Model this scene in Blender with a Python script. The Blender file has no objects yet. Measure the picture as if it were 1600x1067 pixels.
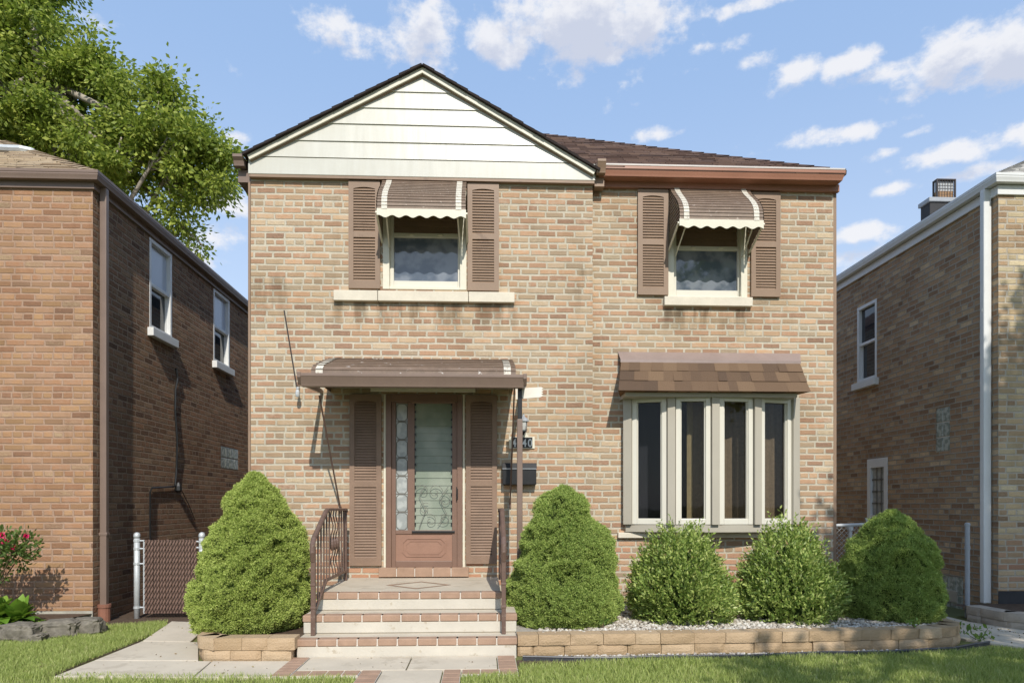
import bpy, math, random
import numpy as np
from mathutils import Vector, Matrix, noise
rnd = random.Random(7)
R = np.random.RandomState(11)
scn = bpy.context.scene
COL = scn.collection

# ------------------------------------------------------------------ camera
F, PX0, HY = 1067.0, 800.0, 789.0          # focal length, centre column, horizon row in photo pixels
TH = math.atan(45.0/F)                      # the camera looks slightly right of the facade normal
CAM = Vector((0.0, -7.7, 1.29))
cam = bpy.data.cameras.new('camera'); camo = bpy.data.objects.new('camera', cam); COL.objects.link(camo)
camo.location = CAM; camo.rotation_euler = (math.radians(90), 0, -TH)
cam.sensor_width = 36; cam.lens = 36*F/1600; cam.shift_y = (HY-533.5)/1600
cam.clip_end = 3000; cam.clip_start = .05
scn.camera = camo
FW = Vector((math.sin(TH), math.cos(TH), 0)); RT = Vector((math.cos(TH), -math.sin(TH), 0))

def ray(px, py):
    return FW + RT*((px-PX0)/F) + Vector((0, 0, 1))*((HY-py)/F)
def at(px, py, Y):                           # point on the plane y = Y
    d = ray(px, py); return CAM + d*((Y-CAM.y)/d.y)
def atx(px, py, X):
    d = ray(px, py); return CAM + d*((X-CAM.x)/d.x)
def gnd(px, py, Z=0.0):
    d = ray(px, py); return CAM + d*((Z-CAM.z)/d.z)
def PX(px, Y): return at(px, HY, Y).x
def PZ(py, Y, px=755): return at(px, py, Y).z

# ------------------------------------------------------------------ light
SD = Vector((-.13, 1.0, -.82)).normalized()  # direction the sunlight travels
sun = bpy.data.lights.new('sun', 'SUN'); suno = bpy.data.objects.new('sun', sun); COL.objects.link(suno)
sun.energy = 3.6; sun.angle = math.radians(.5); sun.color = (1, .945, .86)
suno.rotation_euler = SD.to_track_quat('-Z', 'Y').to_euler()
scn.view_settings.view_transform = 'Standard'; scn.view_settings.look = 'None'
scn.view_settings.exposure = 0.28; scn.view_settings.gamma = 1

world = bpy.data.worlds.new("World"); scn.world = world; world.use_nodes = True
wt = world.node_tree; wt.nodes.clear()
def N(t, kind, **kw):
    n = t.nodes.new(kind)
    for k, v in kw.items():
        if k == 'ins':
            for i, val in v.items(): n.inputs[i].default_value = val
        else: setattr(n, k, v)
    return n
def mth(t, op, a, b=None, c=None, clamp=False):
    n = t.nodes.new('ShaderNodeMath'); n.operation = op; n.use_clamp = clamp
    for i, v in enumerate((a, b, c)):
        if v is None: continue
        if isinstance(v, (int, float)): n.inputs[i].default_value = v
        else: t.links.new(v, n.inputs[i])
    return n.outputs[0]
def maprange(t, v, a, b, c=0., d=1., smooth=True):
    n = t.nodes.new('ShaderNodeMapRange'); n.interpolation_type = 'SMOOTHSTEP' if smooth else 'LINEAR'
    t.links.new(v, n.inputs[0])
    for i, q in enumerate((a, b, c, d)): n.inputs[i+1].default_value = q
    return n.outputs[0]
def mix(t, f, a, b, mode='MIX'):
    n = t.nodes.new('ShaderNodeMix'); n.data_type = 'RGBA'; n.blend_type = mode
    for i, v in ((0, f), (6, a), (7, b)):
        if hasattr(v, 'is_linked') or isinstance(v, bpy.types.NodeSocket): t.links.new(v, n.inputs[i])
        else: n.inputs[i].default_value = v if i == 0 else (*v, 1) if len(v) == 3 else v
    return n.outputs[2]
def ramp(t, v, stops):
    n = t.nodes.new('ShaderNodeValToRGB'); t.links.new(v, n.inputs[0])
    e = n.color_ramp.elements
    while len(e) < len(stops): e.new(.5)
    for q, (p, c) in zip(e, stops): q.position = p; q.color = (*c, 1)
    return n.outputs[0]

# clouds: (column, row, half width, half height, strength) in photo pixels turned into sky directions
CL = [(525,42,88,30,.9),(575,84,70,24,.5),(665,45,70,62,.8),(612,84,40,30,.6),(768,58,48,38,1),(806,82,44,30,.8),(905,38,160,66,1.15),
      (985,40,70,50,1.1),(940,82,100,28,.8),(1110,78,80,17,.6),(1085,110,44,11,.5),(1182,95,46,18,.62),(1250,108,44,26,.75),(1335,97,60,24,.9),
      (1400,108,75,24,.9),(1490,92,110,50,1.05),(1580,80,100,62,1.05),(1500,118,120,30,.8),(1190,4,110,16,.8),(1020,212,60,17,.85),
      (1290,216,125,20,.8),(1425,210,34,11,.7),(1380,240,38,13,.7),(1500,235,90,28,.9),(1600,210,50,26,.9),(1395,295,44,14,.75),
      (1350,364,58,22,.9),(1510,272,85,17,.75),(362,214,44,20,.7),(360,322,60,36,.85),(350,372,70,48,.8),(300,410,90,40,.8),(1330,410,90,30,.7),
      (150,30,60,30,.5),(-250,120,200,80,1),(1900,160,160,60,1),(-500,300,160,50,.9),(2300,300,240,60,.9)]
def dirang(px, py):
    a = (px-PX0)/F; b = (HY-py)/F
    return math.atan(a)+TH, math.atan(b/math.sqrt(1+a*a))
g = bpy.data.node_groups.new('cloud_field', 'ShaderNodeTree')
g.interface.new_socket('az', in_out='INPUT', socket_type='NodeSocketFloat'); g.interface.new_socket('el', in_out='INPUT', socket_type='NodeSocketFloat')
g.interface.new_socket('den', in_out='OUTPUT', socket_type='NodeSocketFloat')
gi = g.nodes.new('NodeGroupInput'); go = g.nodes.new('NodeGroupOutput')
az, el = gi.outputs[0], gi.outputs[1]
cb = N(g, 'ShaderNodeCombineXYZ'); g.links.new(az, cb.inputs[0]); g.links.new(mth(g, 'MULTIPLY', el, 1.5), cb.inputs[1])
def nz(t, vec, s, d, r=.55, off=0):
    n = N(t, 'ShaderNodeTexNoise', ins={'Scale': s, 'Detail': d, 'Roughness': r}); n.noise_dimensions = '3D'
    mp = N(t, 'ShaderNodeMapping'); mp.inputs['Location'].default_value = (off, off*.7, off*.3)
    t.links.new(vec, mp.inputs[0]); t.links.new(mp.outputs[0], n.inputs['Vector']); return n.outputs[0]
n1 = nz(g, cb.outputs[0], 16, 9, .60); n3 = nz(g, cb.outputs[0], 42, 7, .6, 9); n2 = nz(g, cb.outputs[0], 7, 4, .5, 5)
acc = None
for (px, py, rx, ry, s) in CL:
    a0, e0 = dirang(px, py); ra = (rx/F)*math.cos(a0-TH)**1.5; re = (ry*.80/F)*math.cos(a0-TH)
    u = mth(g, 'DIVIDE', mth(g, 'SUBTRACT', az, a0), ra)
    v = mth(g, 'DIVIDE', mth(g, 'SUBTRACT', el, e0), re)
    q = mth(g, 'MULTIPLY_ADD', v, v, mth(g, 'MULTIPLY', u, u))
    m = mth(g, 'MULTIPLY', mth(g, 'POWER', 2.718, mth(g, 'MULTIPLY', q, -1.0)), s)
    acc = m if acc is None else mth(g, 'SMOOTH_MAX', acc, m, .1)
nn = mth(g, 'ADD', mth(g, 'MULTIPLY', mth(g, 'SUBTRACT', n1, .5), 1.55), mth(g, 'MULTIPLY', mth(g, 'SUBTRACT', n2, .5), .7))
nn = mth(g, 'ADD', nn, mth(g, 'MULTIPLY', mth(g, 'SUBTRACT', n3, .5), .75))
g.links.new(mth(g, 'ADD', acc, nn), go.inputs[0])
sky = N(wt, 'ShaderNodeTexSky'); sky.sky_type = 'NISHITA'; sky.sun_disc = False
sky.sun_elevation = math.asin(-SD.z); sky.sun_rotation = math.atan2(-SD.x, -SD.y)
sky.air_density = 1.0; sky.dust_density = 1.0; sky.ozone_density = 2.0
tc = N(wt, 'ShaderNodeTexCoord'); sp = N(wt, 'ShaderNodeSeparateXYZ'); wt.links.new(tc.outputs['Generated'], sp.inputs[0])
azw = mth(wt, 'ARCTAN2', sp.outputs[0], sp.outputs[1]); elw = mth(wt, 'ARCSINE', sp.outputs[2])
def field(daz, dl):
    n = wt.nodes.new('ShaderNodeGroup'); n.node_tree = g
    wt.links.new(mth(wt, 'ADD', azw, daz), n.inputs[0]); wt.links.new(mth(wt, 'ADD', elw, dl), n.inputs[1]); return n.outputs[0]
f0 = field(0, 0); f1 = field(.004, .022)
den = maprange(wt, f0, .34, .84)
den = mth(wt, 'MULTIPLY', den, .86)
lit = maprange(wt, f1, .40, 1.0)            # much cloud above a point: its base is greyer
ccol = mix(wt, lit, (6.0, 5.95, 6.05), (4.1, 4.3, 5.0))
haze = maprange(wt, elw, .06, .62)
air = mix(wt, haze, (4.2, 4.9, 6.05), (2.3, 3.42, 5.45))
skyc = mix(wt, .82, mix(wt, 1.0, sky.outputs[0], (1.5, 1.55, 1.5), 'MULTIPLY'), air)
fin = mix(wt, den, skyc, ccol)
bg = N(wt, 'ShaderNodeBackground', ins={'Strength': .13}); wt.links.new(fin, bg.inputs[0])
wo = N(wt, 'ShaderNodeOutputWorld'); wt.links.new(bg.outputs[0], wo.inputs[0])

# ------------------------------------------------------------------ materials
def newmat(name):
    m = bpy.data.materials.new(name); m.use_nodes = True; t = m.node_tree; t.nodes.clear()
    o = N(t, 'ShaderNodeOutputMaterial'); p = N(t, 'ShaderNodeBsdfPrincipled'); t.links.new(p.outputs[0], o.inputs[0])
    return m, t, p
def uvn(t): return N(t, 'ShaderNodeUVMap').outputs[0]
def objn(t): return N(t, 'ShaderNodeTexCoord').outputs['Object']
def bump(t, p, h, s=.3, d=.01):
    b = N(t, 'ShaderNodeBump', ins={'Strength': s, 'Distance': d}); t.links.new(h, b.inputs['Height']); t.links.new(b.outputs[0], p.inputs['Normal'])
def plain(name, c, rough=.6, var=.18, scale=6, b=.12, spec=.4, metal=0, fine=60, stain=None):
    m, t, p = newmat(name); v = objn(t)
    a = nz(t, v, scale, 5, .6); f = nz(t, v, fine, 3, .6, 3)
    lo = tuple(x*(1-var) for x in c); hi = tuple(min(1, x*(1+var)) for x in c)
    k = mth(t, 'ADD', mth(t, 'MULTIPLY', a, .7), mth(t, 'MULTIPLY', f, .3))
    col = ramp(t, k, [(.3, lo), (.7, hi)])
    if stain:
        s = maprange(t, nz(t, v, stain[1], 6, .65, 9), stain[2], stain[2]+.08)
        col = mix(t, s, col, stain[0])
    t.links.new(col, p.inputs['Base Color'])
    p.inputs['Roughness'].default_value = rough; p.inputs['Specular IOR Level'].default_value = spec; p.inputs['Metallic'].default_value = metal
    if b: bump(t, p, f, b, .004)
    return m
def brick_mat(name, stops, mortar, bw=.2095, rh=.0716, ms=.0098, bs=.7, bd=.010, rough=.9, stain=.25, wob=.006, tintlow=None, header=6, smear=.5, stains=(), keep=.85):
    m, t, p = newmat(name); uv = uvn(t)
    wn = N(t, 'ShaderNodeTexNoise', ins={'Scale': 9., 'Detail': 5., 'Roughness': .6}); t.links.new(uv, wn.inputs['Vector'])
    vs = N(t, 'ShaderNodeVectorMath'); vs.operation = 'SUBTRACT'; t.links.new(wn.outputs['Color'], vs.inputs[0]); vs.inputs[1].default_value = (.5, .5, .5)
    vm = N(t, 'ShaderNodeVectorMath'); vm.operation = 'MULTIPLY_ADD'; t.links.new(vs.outputs[0], vm.inputs[0]); vm.inputs[1].default_value = (wob*2, wob*1.3, 0); t.links.new(uv, vm.inputs[2])
    su = N(t, 'ShaderNodeSeparateXYZ'); t.links.new(vm.outputs[0], su.inputs[0])
    v = mth(t, 'DIVIDE', mth(t, 'ADD', su.outputs[1], 10.), rh); row = mth(t, 'FLOOR', v); fv = mth(t, 'FRACT', v)
    rw = N(t, 'ShaderNodeTexWhiteNoise'); rw.noise_dimensions = '1D'; t.links.new(row, rw.inputs['W'])
    ish = mth(t, 'LESS_THAN', mth(t, 'MODULO', row, header), .5)           # a course of short bricks every few rows
    bwr = mth(t, 'MULTIPLY', mth(t, 'SUBTRACT', 1., mth(t, 'MULTIPLY', ish, .48)), bw)
    offs = mth(t, 'ADD', mth(t, 'MULTIPLY', mth(t, 'MODULO', row, 2.), .5), mth(t, 'MULTIPLY', rw.outputs[0], .22))
    u = mth(t, 'ADD', mth(t, 'DIVIDE', mth(t, 'ADD', su.outputs[0], 40.), bwr), offs); col_ = mth(t, 'FLOOR', u); fu = mth(t, 'FRACT', u)
    cc = N(t, 'ShaderNodeCombineXYZ'); t.links.new(col_, cc.inputs[0]); t.links.new(row, cc.inputs[1])
    w2 = N(t, 'ShaderNodeTexWhiteNoise'); w2.noise_dimensions = '3D'; t.links.new(cc.outputs[0], w2.inputs['Vector'])
    sc = N(t, 'ShaderNodeSeparateColor'); t.links.new(w2.outputs['Color'], sc.inputs[0]); r1, r2, r3 = sc.outputs
    du = mth(t, 'MULTIPLY', mth(t, 'MINIMUM', fu, mth(t, 'SUBTRACT', 1., fu)), bwr)
    dv = mth(t, 'MULTIPLY', mth(t, 'MINIMUM', fv, mth(t, 'SUBTRACT', 1., fv)), rh)
    d = mth(t, 'SMOOTH_MIN', du, dv, .008)
    big = nz(t, uv, 1.3, 4, .6, 2); mid = nz(t, uv, 16, 5, .65, 6); fine = nz(t, uv, 90, 4, .7, 4)
    st_ = N(t, 'ShaderNodeMapping'); st_.inputs['Scale'].default_value = (1, 2.6, 1); t.links.new(uv, st_.inputs[0]); face = nz(t, st_.outputs[0], 38, 5, .7, 21)
    d = mth(t, 'ADD', d, mth(t, 'MULTIPLY', mth(t, 'SUBTRACT', fine, .5), .006)); d = mth(t, 'ADD', d, mth(t, 'MULTIPLY', mth(t, 'SUBTRACT', r3, .5), .004))
    fac = maprange(t, d, ms-.0045, ms+.0025, 1, 0)
    k = mth(t, 'ADD', mth(t, 'MULTIPLY', r1, .78), mth(t, 'MULTIPLY', face, .26))
    av = [sum(c[q] for _, c in stops[1:])/(len(stops)-1) for q in range(3)]
    bc = ramp(t, k, [(q, tuple(keep*a+(1-keep)*b for a, b in zip(c, av))) for q, c in stops])
    bc = mix(t, 1.0, bc, ramp(t, mth(t, 'ADD', mth(t, 'MULTIPLY', r2, .6), mth(t, 'MULTIPLY', face, .5)), [(.15, (.72, .73, .74)), (.55, (1, 1, 1)), (.9, (1.22, 1.21, 1.17))]), 'MULTIPLY')
    pit = maprange(t, fine, .62, .72); bc = mix(t, mth(t, 'MULTIPLY', pit, .5), bc, tuple(x*.45 for x in stops[1][1]))
    sm = mth(t, 'MULTIPLY', maprange(t, mth(t, 'ADD', mth(t, 'MULTIPLY', mid, .75), mth(t, 'MULTIPLY', r2, .25)), .52, .72), smear)
    bc = mix(t, sm, bc, tuple(.6*a+.4*b for a, b in zip(mortar, stops[2][1])))
    mc = mix(t, mid, tuple(x*.74 for x in mortar), tuple(min(1, x*1.2) for x in mortar))
    col = mix(t, fac, bc, mc)
    st = mth(t, 'MULTIPLY', maprange(t, big, .42, .7), stain)
    col = mix(t, st, col, (.66, .62, .56), 'MULTIPLY')
    drt = N(t, 'ShaderNodeMapping'); drt.inputs['Scale'].default_value = (5, .7, 1); t.links.new(uv, drt.inputs[0])
    streak = nz(t, drt.outputs[0], 1.6, 5, .6, 13)
    col = mix(t, mth(t, 'MULTIPLY', maprange(t, streak, .55, .75), stain*.7), col, (.7, .66, .6), 'MULTIPLY')
    for (a0, a1, b0, b1, k_) in stains:        # dirt washed down below the sills
        so = N(t, 'ShaderNodeSeparateXYZ'); t.links.new(uv, so.inputs[0])
        mu = mth(t, 'MULTIPLY', maprange(t, so.outputs[0], a0-.06, a0+.06), maprange(t, so.outputs[0], a1-.06, a1+.06, 1, 0))
        mv = mth(t, 'MULTIPLY', maprange(t, so.outputs[1], b0, b1), mth(t, 'LESS_THAN', so.outputs[1], b1+.02))
        mm = mth(t, 'MULTIPLY', mth(t, 'MULTIPLY', mu, mv), mth(t, 'MULTIPLY', maprange(t, streak, .38, .6), k_))
        col = mix(t, mm, col, (.42, .40, .37), 'MULTIPLY')
    if tintlow:                                # rebuilt courses with redder bricks near the ground
        lw = maprange(t, mth(t, 'ADD', su.outputs[1], mth(t, 'MULTIPLY', big, .5)), tintlow[0], tintlow[0]+.5, 1, 0)
        lw = mth(t, 'MULTIPLY', lw, mth(t, 'SUBTRACT', 1., fac))
        col = mix(t, mth(t, 'MULTIPLY', lw, mth(t, 'MULTIPLY', maprange(t, r3, .2, .6), .75)), col, tintlow[1])
    t.links.new(col, p.inputs['Base Color']); p.inputs['Roughness'].default_value = rough; p.inputs['Specular IOR Level'].default_value = .2
    h = mth(t, 'ADD', mth(t, 'MULTIPLY', fac, -1.), mth(t, 'ADD', mth(t, 'MULTIPLY', fine, .45), mth(t, 'ADD', mth(t, 'MULTIPLY', face, .7), mth(t, 'MULTIPLY', r2, .5))))
    bump(t, p, h, bs, bd)
    return m
def shingle_mat(name, stops, rh=.14, bw=.3):
    m, t, p = newmat(name); uv = uvn(t)
    br = N(t, 'ShaderNodeTexBrick', ins={'Scale': 1., 'Mortar Size': .004, 'Mortar Smooth': .3, 'Brick Width': bw, 'Row Height': rh})
    br.inputs['Color1'].default_value = (0, 0, 0, 1); br.inputs['Color2'].default_value = (1, 1, 1, 1); br.inputs['Mortar'].default_value = (.0, .0, .0, 1)
    br.offset = .37; br.squash = .7; br.squash_frequency = 3; t.links.new(uv, br.inputs['Vector'])
    fine = nz(t, uv, 160, 3, .7); big = nz(t, uv, 2.2, 4, .6)
    k = mth(t, 'ADD', mth(t, 'MULTIPLY', br.outputs['Color'], .65), mth(t, 'ADD', mth(t, 'MULTIPLY', fine, .25), mth(t, 'MULTIPLY', big, .15)))
    col = ramp(t, k, stops)
    col = mix(t, br.outputs['Fac'], col, tuple(x*.35 for x in stops[0][1]))
    t.links.new(col, p.inputs['Base Color']); p.inputs['Roughness'].default_value = .95; p.inputs['Specular IOR Level'].default_value = .15
    bump(t, p, mth(t, 'ADD', mth(t, 'MULTIPLY', br.outputs['Fac'], -1.), mth(t, 'MULTIPLY', fine, .5)), .5, .006)
    return m
def leaf_mat(name, stops, trans=.35, rough=.55, spec=.3):
    m, t, p = newmat(name)
    gm = N(t, 'ShaderNodeNewGeometry'); wv = nz(t, objn(t), 3.0, 3, .6)
    k = mth(t, 'ADD', mth(t, 'MULTIPLY', gm.outputs['Random Per Island'], .7), mth(t, 'MULTIPLY', wv, .3))
    c = ramp(t, k, stops); t.links.new(c, p.inputs['Base Color'])
    p.inputs['Roughness'].default_value = rough; p.inputs['Specular IOR Level'].default_value = spec
    tr = N(t, 'ShaderNodeBsdfTranslucent'); t.links.new(mix(t, .5, c, (.30, .42, .05)), tr.inputs[0])
    mx = N(t, 'ShaderNodeMixShader', ins={0: trans}); t.links.new(p.outputs[0], mx.inputs[1]); t.links.new(tr.outputs[0], mx.inputs[2])
    t.links.new(mx.outputs[0], t.nodes['Material Output'].inputs[0])
    return m
def island_mat(name, stops, rough=.85, b=.3):
    m, t, p = newmat(name); gm = N(t, 'ShaderNodeNewGeometry'); f = nz(t, objn(t), 70, 4, .6)
    c = ramp(t, mth(t, 'ADD', mth(t, 'MULTIPLY', gm.outputs['Random Per Island'], .75), mth(t, 'MULTIPLY', f, .25)), stops)
    t.links.new(c, p.inputs['Base Color']); p.inputs['Roughness'].default_value = rough; p.inputs['Specular IOR Level'].default_value = .2
    bump(t, p, f, b, .01)
    return m
def glass_mat(name, base, rough=.03, ior=1.5, var=None):
    m, t, p = newmat(name)
    if var:
        col = mix(t, maprange(t, nz(t, objn(t), var[1], 3, .5), .4, .62), base, var[0]); t.links.new(col, p.inputs['Base Color'])
    else: p.inputs['Base Color'].default_value = (*base, 1)
    p.inputs['Roughness'].default_value = rough; p.inputs['IOR'].default_value = ior; p.inputs['Specular IOR Level'].default_value = .5
    w = nz(t, objn(t), 1.7, 2, .5); bump(t, p, w, .05, .02)
    return m

M = {}
M['brick'] = brick_mat('tan_brick', [(.05, (.20, .125, .09)), (.2, (.405, .235, .15)), (.42, (.475, .292, .177)), (.62, (.46, .335, .212)), (.84, (.395, .295, .20)), (.97, (.60, .50, .34))], (.535, .48, .375), ms=.0118, wob=.010, tintlow=(.85, (.46, .235, .145)), smear=.6, stain=.42,
    stains=[(PX(521, 0), PX(804, 0), PZ(530, 0), PZ(471, 0), .9), (PX(1038, 0), PX(1176, 0), PZ(520, 0), PZ(477, 0), .9), (PX(900, 0), PX(926, 0), PZ(520, 0), PZ(420, 0), .7), (PX(395, 0), PX(450, 0), PZ(520, 0), PZ(440, 0), .6)])
M['brick_left'] = brick_mat('orange_brick', [(.06, (0.171, 0.104, 0.077)), (.22, (0.306, 0.158, 0.090)), (.45, (0.347, 0.189, 0.104)), (.66, (0.378, 0.225, 0.113)), (.84, (0.306, 0.180, 0.113)), (.97, (0.450, 0.347, 0.211))], (.40, .265, .185), bs=.7, ms=.0105, stain=.4, smear=.75, wob=.009)
M['brick_left_side'] = brick_mat('brown_brick', [(.08, (.11, .07, .055)), (.26, (.27, .15, .09)), (.55, (.35, .195, .115)), (.78, (.30, .19, .115)), (.93, (.40, .27, .165))], (.42, .305, .215), bs=1.0, bd=.034, wob=.013, stain=.35, ms=.010)
M['brick_right'] = brick_mat('yellow_brick', [(.06, (.17, .11, .075)), (.24, (.36, .235, .14)), (.5, (.47, .345, .20)), (.75, (.50, .39, .235)), (.93, (.60, .51, .33))], (.46, .405, .32), ms=.0105, wob=.009, stain=.4, tintlow=(.9, (.36, .19, .12)))
M['brick_right_side'] = brick_mat('grey_tan_brick', [(.06, (0.213, 0.125, 0.078)), (.26, (0.336, 0.205, 0.120)), (.5, (0.403, 0.255, 0.147)), (.75, (0.431, 0.290, 0.170)), (.95, (0.605, 0.460, 0.294))], (.38, .33, .26), ms=.0105, stain=.4, wob=.010, bd=.014)
def siding_mat():
    m, t, p = newmat('cream_siding'); uv = uvn(t)
    mp = N(t, 'ShaderNodeMapping'); mp.inputs['Scale'].default_value = (7, .9, 1); t.links.new(uv, mp.inputs[0])
    a = nz(t, mp.outputs[0], 2.2, 5, .65); b = nz(t, uv, 2.0, 4, .6, 4)
    col = ramp(t, mth(t, 'ADD', mth(t, 'MULTIPLY', a, .6), mth(t, 'MULTIPLY', b, .4)), [(.3, (.515, .495, .42)), (.5, (.555, .54, .47)), (.68, (.585, .575, .51))])
    t.links.new(col, p.inputs['Base Color']); p.inputs['Roughness'].default_value = .33; p.inputs['Specular IOR Level'].default_value = .45
    bump(t, p, nz(t, mp.outputs[0], 1.1, 2, .5, 8), .25, .012)
    return m
M['siding'] = siding_mat()
M['cream'] = plain('cream_paint', (.66, .62, .50), .45, .06, 8, .05)
M['creampeel'] = plain('peeling_cream_paint', (.62, .58, .49), .6, .08, 25, .3, stain=((.30, .24, .19), 45, .56))
M['limestone'] = plain('limestone', (.64, .58, .47), .85, .12, 5, .3)
M['brown'] = plain('brown_shutter', (.255, .170, .112), .5, .12, 4, .06, stain=((.20, .13, .085), 6, .60))
M['brownfade'] = plain('faded_brown', (.235, .155, .107), .6, .22, 3, .1)
M['awning'] = plain('awning_brown', (.185, .130, .094), .55, .25, 9, .2, stain=((.60, .56, .52), 11, .615))
M['awningw'] = plain('awning_brown_window', (.195, .138, .098), .55, .2, 9, .2, stain=((.38, .31, .25), 30, .60))
M['gutterbrown'] = plain('gutter_brown', (.195, .138, .108), .4, .12, 4, .03)
M['gutterred'] = plain('gutter_russet', (.33, .155, .100), .38, .1, 3, .03)
M['gutterredin'] = plain('drip_edge', (.55, .50, .46), .4, .1, 3, .03)
M['taupe'] = plain('taupe_paint', (.40, .365, .295), .5, .05, 4, .04)
M['white'] = plain('white_paint', (.68, .68, .66), .4, .05, 5, .03)
M['whitew'] = plain('white_vinyl', (.64, .61, .52), .35, .03, 5, .02)
M['door'] = plain('door_brown', (.195, .118, .085), .4, .12, 4, .05)
M['doorpanel'] = plain('door_panel_brown', (.29, .165, .115), .42, .12, 5, .05)
M['bronze'] = plain('dark_bronze', (.045, .035, .03), .4, .2, 10, .05)
M['iron'] = plain('rail_brown', (.135, .085, .065), .45, .2, 14, .1, stain=((.20, .15, .12), 30, .6))
M['black'] = plain('black_metal', (.018, .018, .018), .35, .2, 10, .05)
M['chrome'] = plain('bright_metal', (.55, .55, .55), .3, .05, 5, 0, metal=.9)
M['galv'] = plain('galvanised', (.52, .54, .54), .45, .12, 20, .1, metal=.25)
M['pipe'] = plain('grey_pipe', (.32, .34, .36), .5, .12, 8, .1)
M['concrete'] = plain('concrete', (.54, .475, .375), .9, .12, 3, .25, .2, fine=140, stain=((.46, .40, .31), 3.5, .56))
M['concretew'] = plain('pale_concrete', (.53, .49, .415), .9, .10, 4, .45, .2, fine=90, stain=((.43, .375, .29), 9, .585))
M['pavebrick'] = plain('paver_brick', (.355, .235, .165), .85, .18, 9, .35, .2, fine=120)
M['joint'] = plain('pale_joint', (.62, .57, .50), .9, .1, 20, .2)
M['block'] = island_mat('tan_block', [(.15, (.385, .275, .165)), (.5, (.44, .315, .195)), (.85, (.485, .36, .23))], .95, .9)
M['stone'] = plain('grey_stone', (.17, .152, .122), .95, .5, 9, 1.0, .15, fine=30)
M['stoneblock'] = plain('greyish_block', (.38, .33, .27), .95, .2, 7, 1.0, .15, fine=38)
M['soil'] = plain('soil', (.10, .07, .05), 1, .4, 20, 1.0, .1, fine=60)
M['gravelbase'] = plain('gravel_base', (.40, .37, .33), 1, .3, 40, 1.0, .1, fine=90)
M['lawn'] = plain('lawn_ground', (.15, .16, .06), 1, .35, 6, .8, .1, fine=60)
M['far'] = plain('ground', (.12, .13, .06), 1, .3, .5, .3, .1)
M['asphalt'] = plain('asphalt', (.05, .05, .05), .95, .2, 3, .3, .2)
M['plastic'] = plain('black_plastic', (.045, .047, .055), .4, .2, 10, .1)
M['slat'] = plain('brown_slat', (.185, .115, .090), .5, .12, 12, .05)
M['slatwire'] = plain('brown_wire', (.10, .065, .05), .5, .12, 12, .05)
M['bark'] = plain('bark', (.33, .29, .24), .95, .35, 6, 1.0, .1, fine=25)
M['twig'] = plain('twig', (.12, .085, .05), .95, .3, 8, .5, .1)
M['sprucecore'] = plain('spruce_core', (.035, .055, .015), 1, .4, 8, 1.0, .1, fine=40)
M['rose'] = island_mat('rose_petal', [(.2, (.60, .02, .10)), (.8, (.80, .06, .22))], .6, .1)
M['pebble'] = island_mat('pebbles', [(.1, (.22, .18, .14)), (.3, (.38, .33, .27)), (.6, (.50, .455, .39)), (.9, (.66, .63, .57))], .8, .2)
M['pinkrock'] = plain('pinkish_rock', (.42, .31, .26), .9, .2, 12, .8, .2)
M['flue'] = plain('flue_tile', (.46, .28, .15), .8, .2, 10, .3)
M['clay'] = plain('clay_tile', (.25, .11, .07), .8, .2, 10, .3)
M['tarpaint'] = plain('black_foundation', (.03, .03, .032), .7, .3, 9, .3)
M['foundation'] = plain('foundation_concrete', (.36, .34, .28), .95, .2, 5, .6)
M['wood'] = plain('white_board', (.74, .70, .62), .6, .08, 9, .1)
M['roof'] = shingle_mat('dark_brown_shingle', [(.15, (.045, .030, .026)), (.45, (.095, .06, .048)), (.75, (.13, .085, .066)), (.95, (.17, .115, .09))], .13, .28)
M['roofedge'] = plain('dark_shingle_edge', (.035, .028, .026), .95, .3, 8, .4, .1)
M['rooftan'] = shingle_mat('tan_shingle', [(.15, (.20, .14, .09)), (.5, (.33, .25, .165)), (.85, (.42, .33, .22))], .13, .28)
M['roofgrey'] = shingle_mat('grey_shingle', [(.15, (.30, .29, .27)), (.5, (.42, .41, .38)), (.85, (.52, .5, .47))], .14, .3)
M['bayshingle'] = shingle_mat('bay_shingle', [(.12, (.085, .048, .03)), (.35, (.17, .10, .06)), (.55, (.23, .13, .07)), (.85, (.30, .175, .095))], .103, .17)
M['flash'] = plain('bronze_flashing', (.36, .28, .25), .3, .12, 4, .05, metal=.35)
M['glassdark'] = glass_mat('dark_glass', (.030, .024, .017), ior=1.38, var=((.014, .015, .019), 1.4))
def clear_glass():
    m = bpy.data.materials.new('clear_glass'); m.use_nodes = True; t = m.node_tree; t.nodes.clear()
    o = N(t, 'ShaderNodeOutputMaterial'); a = N(t, 'ShaderNodeBsdfTransparent'); a.inputs[0].default_value = (.86, .86, .85, 1)
    b = N(t, 'ShaderNodeBsdfGlossy'); b.inputs['Roughness'].default_value = .02
    w = nz(t, objn(t), 2.5, 2, .5); bp = N(t, 'ShaderNodeBump', ins={'Strength': .06, 'Distance': .02}); t.links.new(w, bp.inputs['Height']); t.links.new(bp.outputs[0], b.inputs['Normal'])
    f = N(t, 'ShaderNodeFresnel', ins={'IOR': 1.27}); x = N(t, 'ShaderNodeMixShader'); t.links.new(f.outputs[0], x.inputs[0]); t.links.new(a.outputs[0], x.inputs[1]); t.links.new(b.outputs[0], x.inputs[2]); t.links.new(x.outputs[0], o.inputs[0])
    return m
M['clear'] = clear_glass()
M['room'] = plain('dark_room', (.018, .020, .027), .9, .5, 3, 0)
M['drape'] = plain('brown_drape', (.20, .15, .095), .9, .25, 30, .2)
M['drapeedge'] = plain('pale_drape_edge', (.30, .24, .13), .9, .2, 30, .2)
M['glasscurtain'] = glass_mat('curtained_glass', (.085, .105, .135), .04, 1.75, var=((.19, .21, .24), 5))
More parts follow.
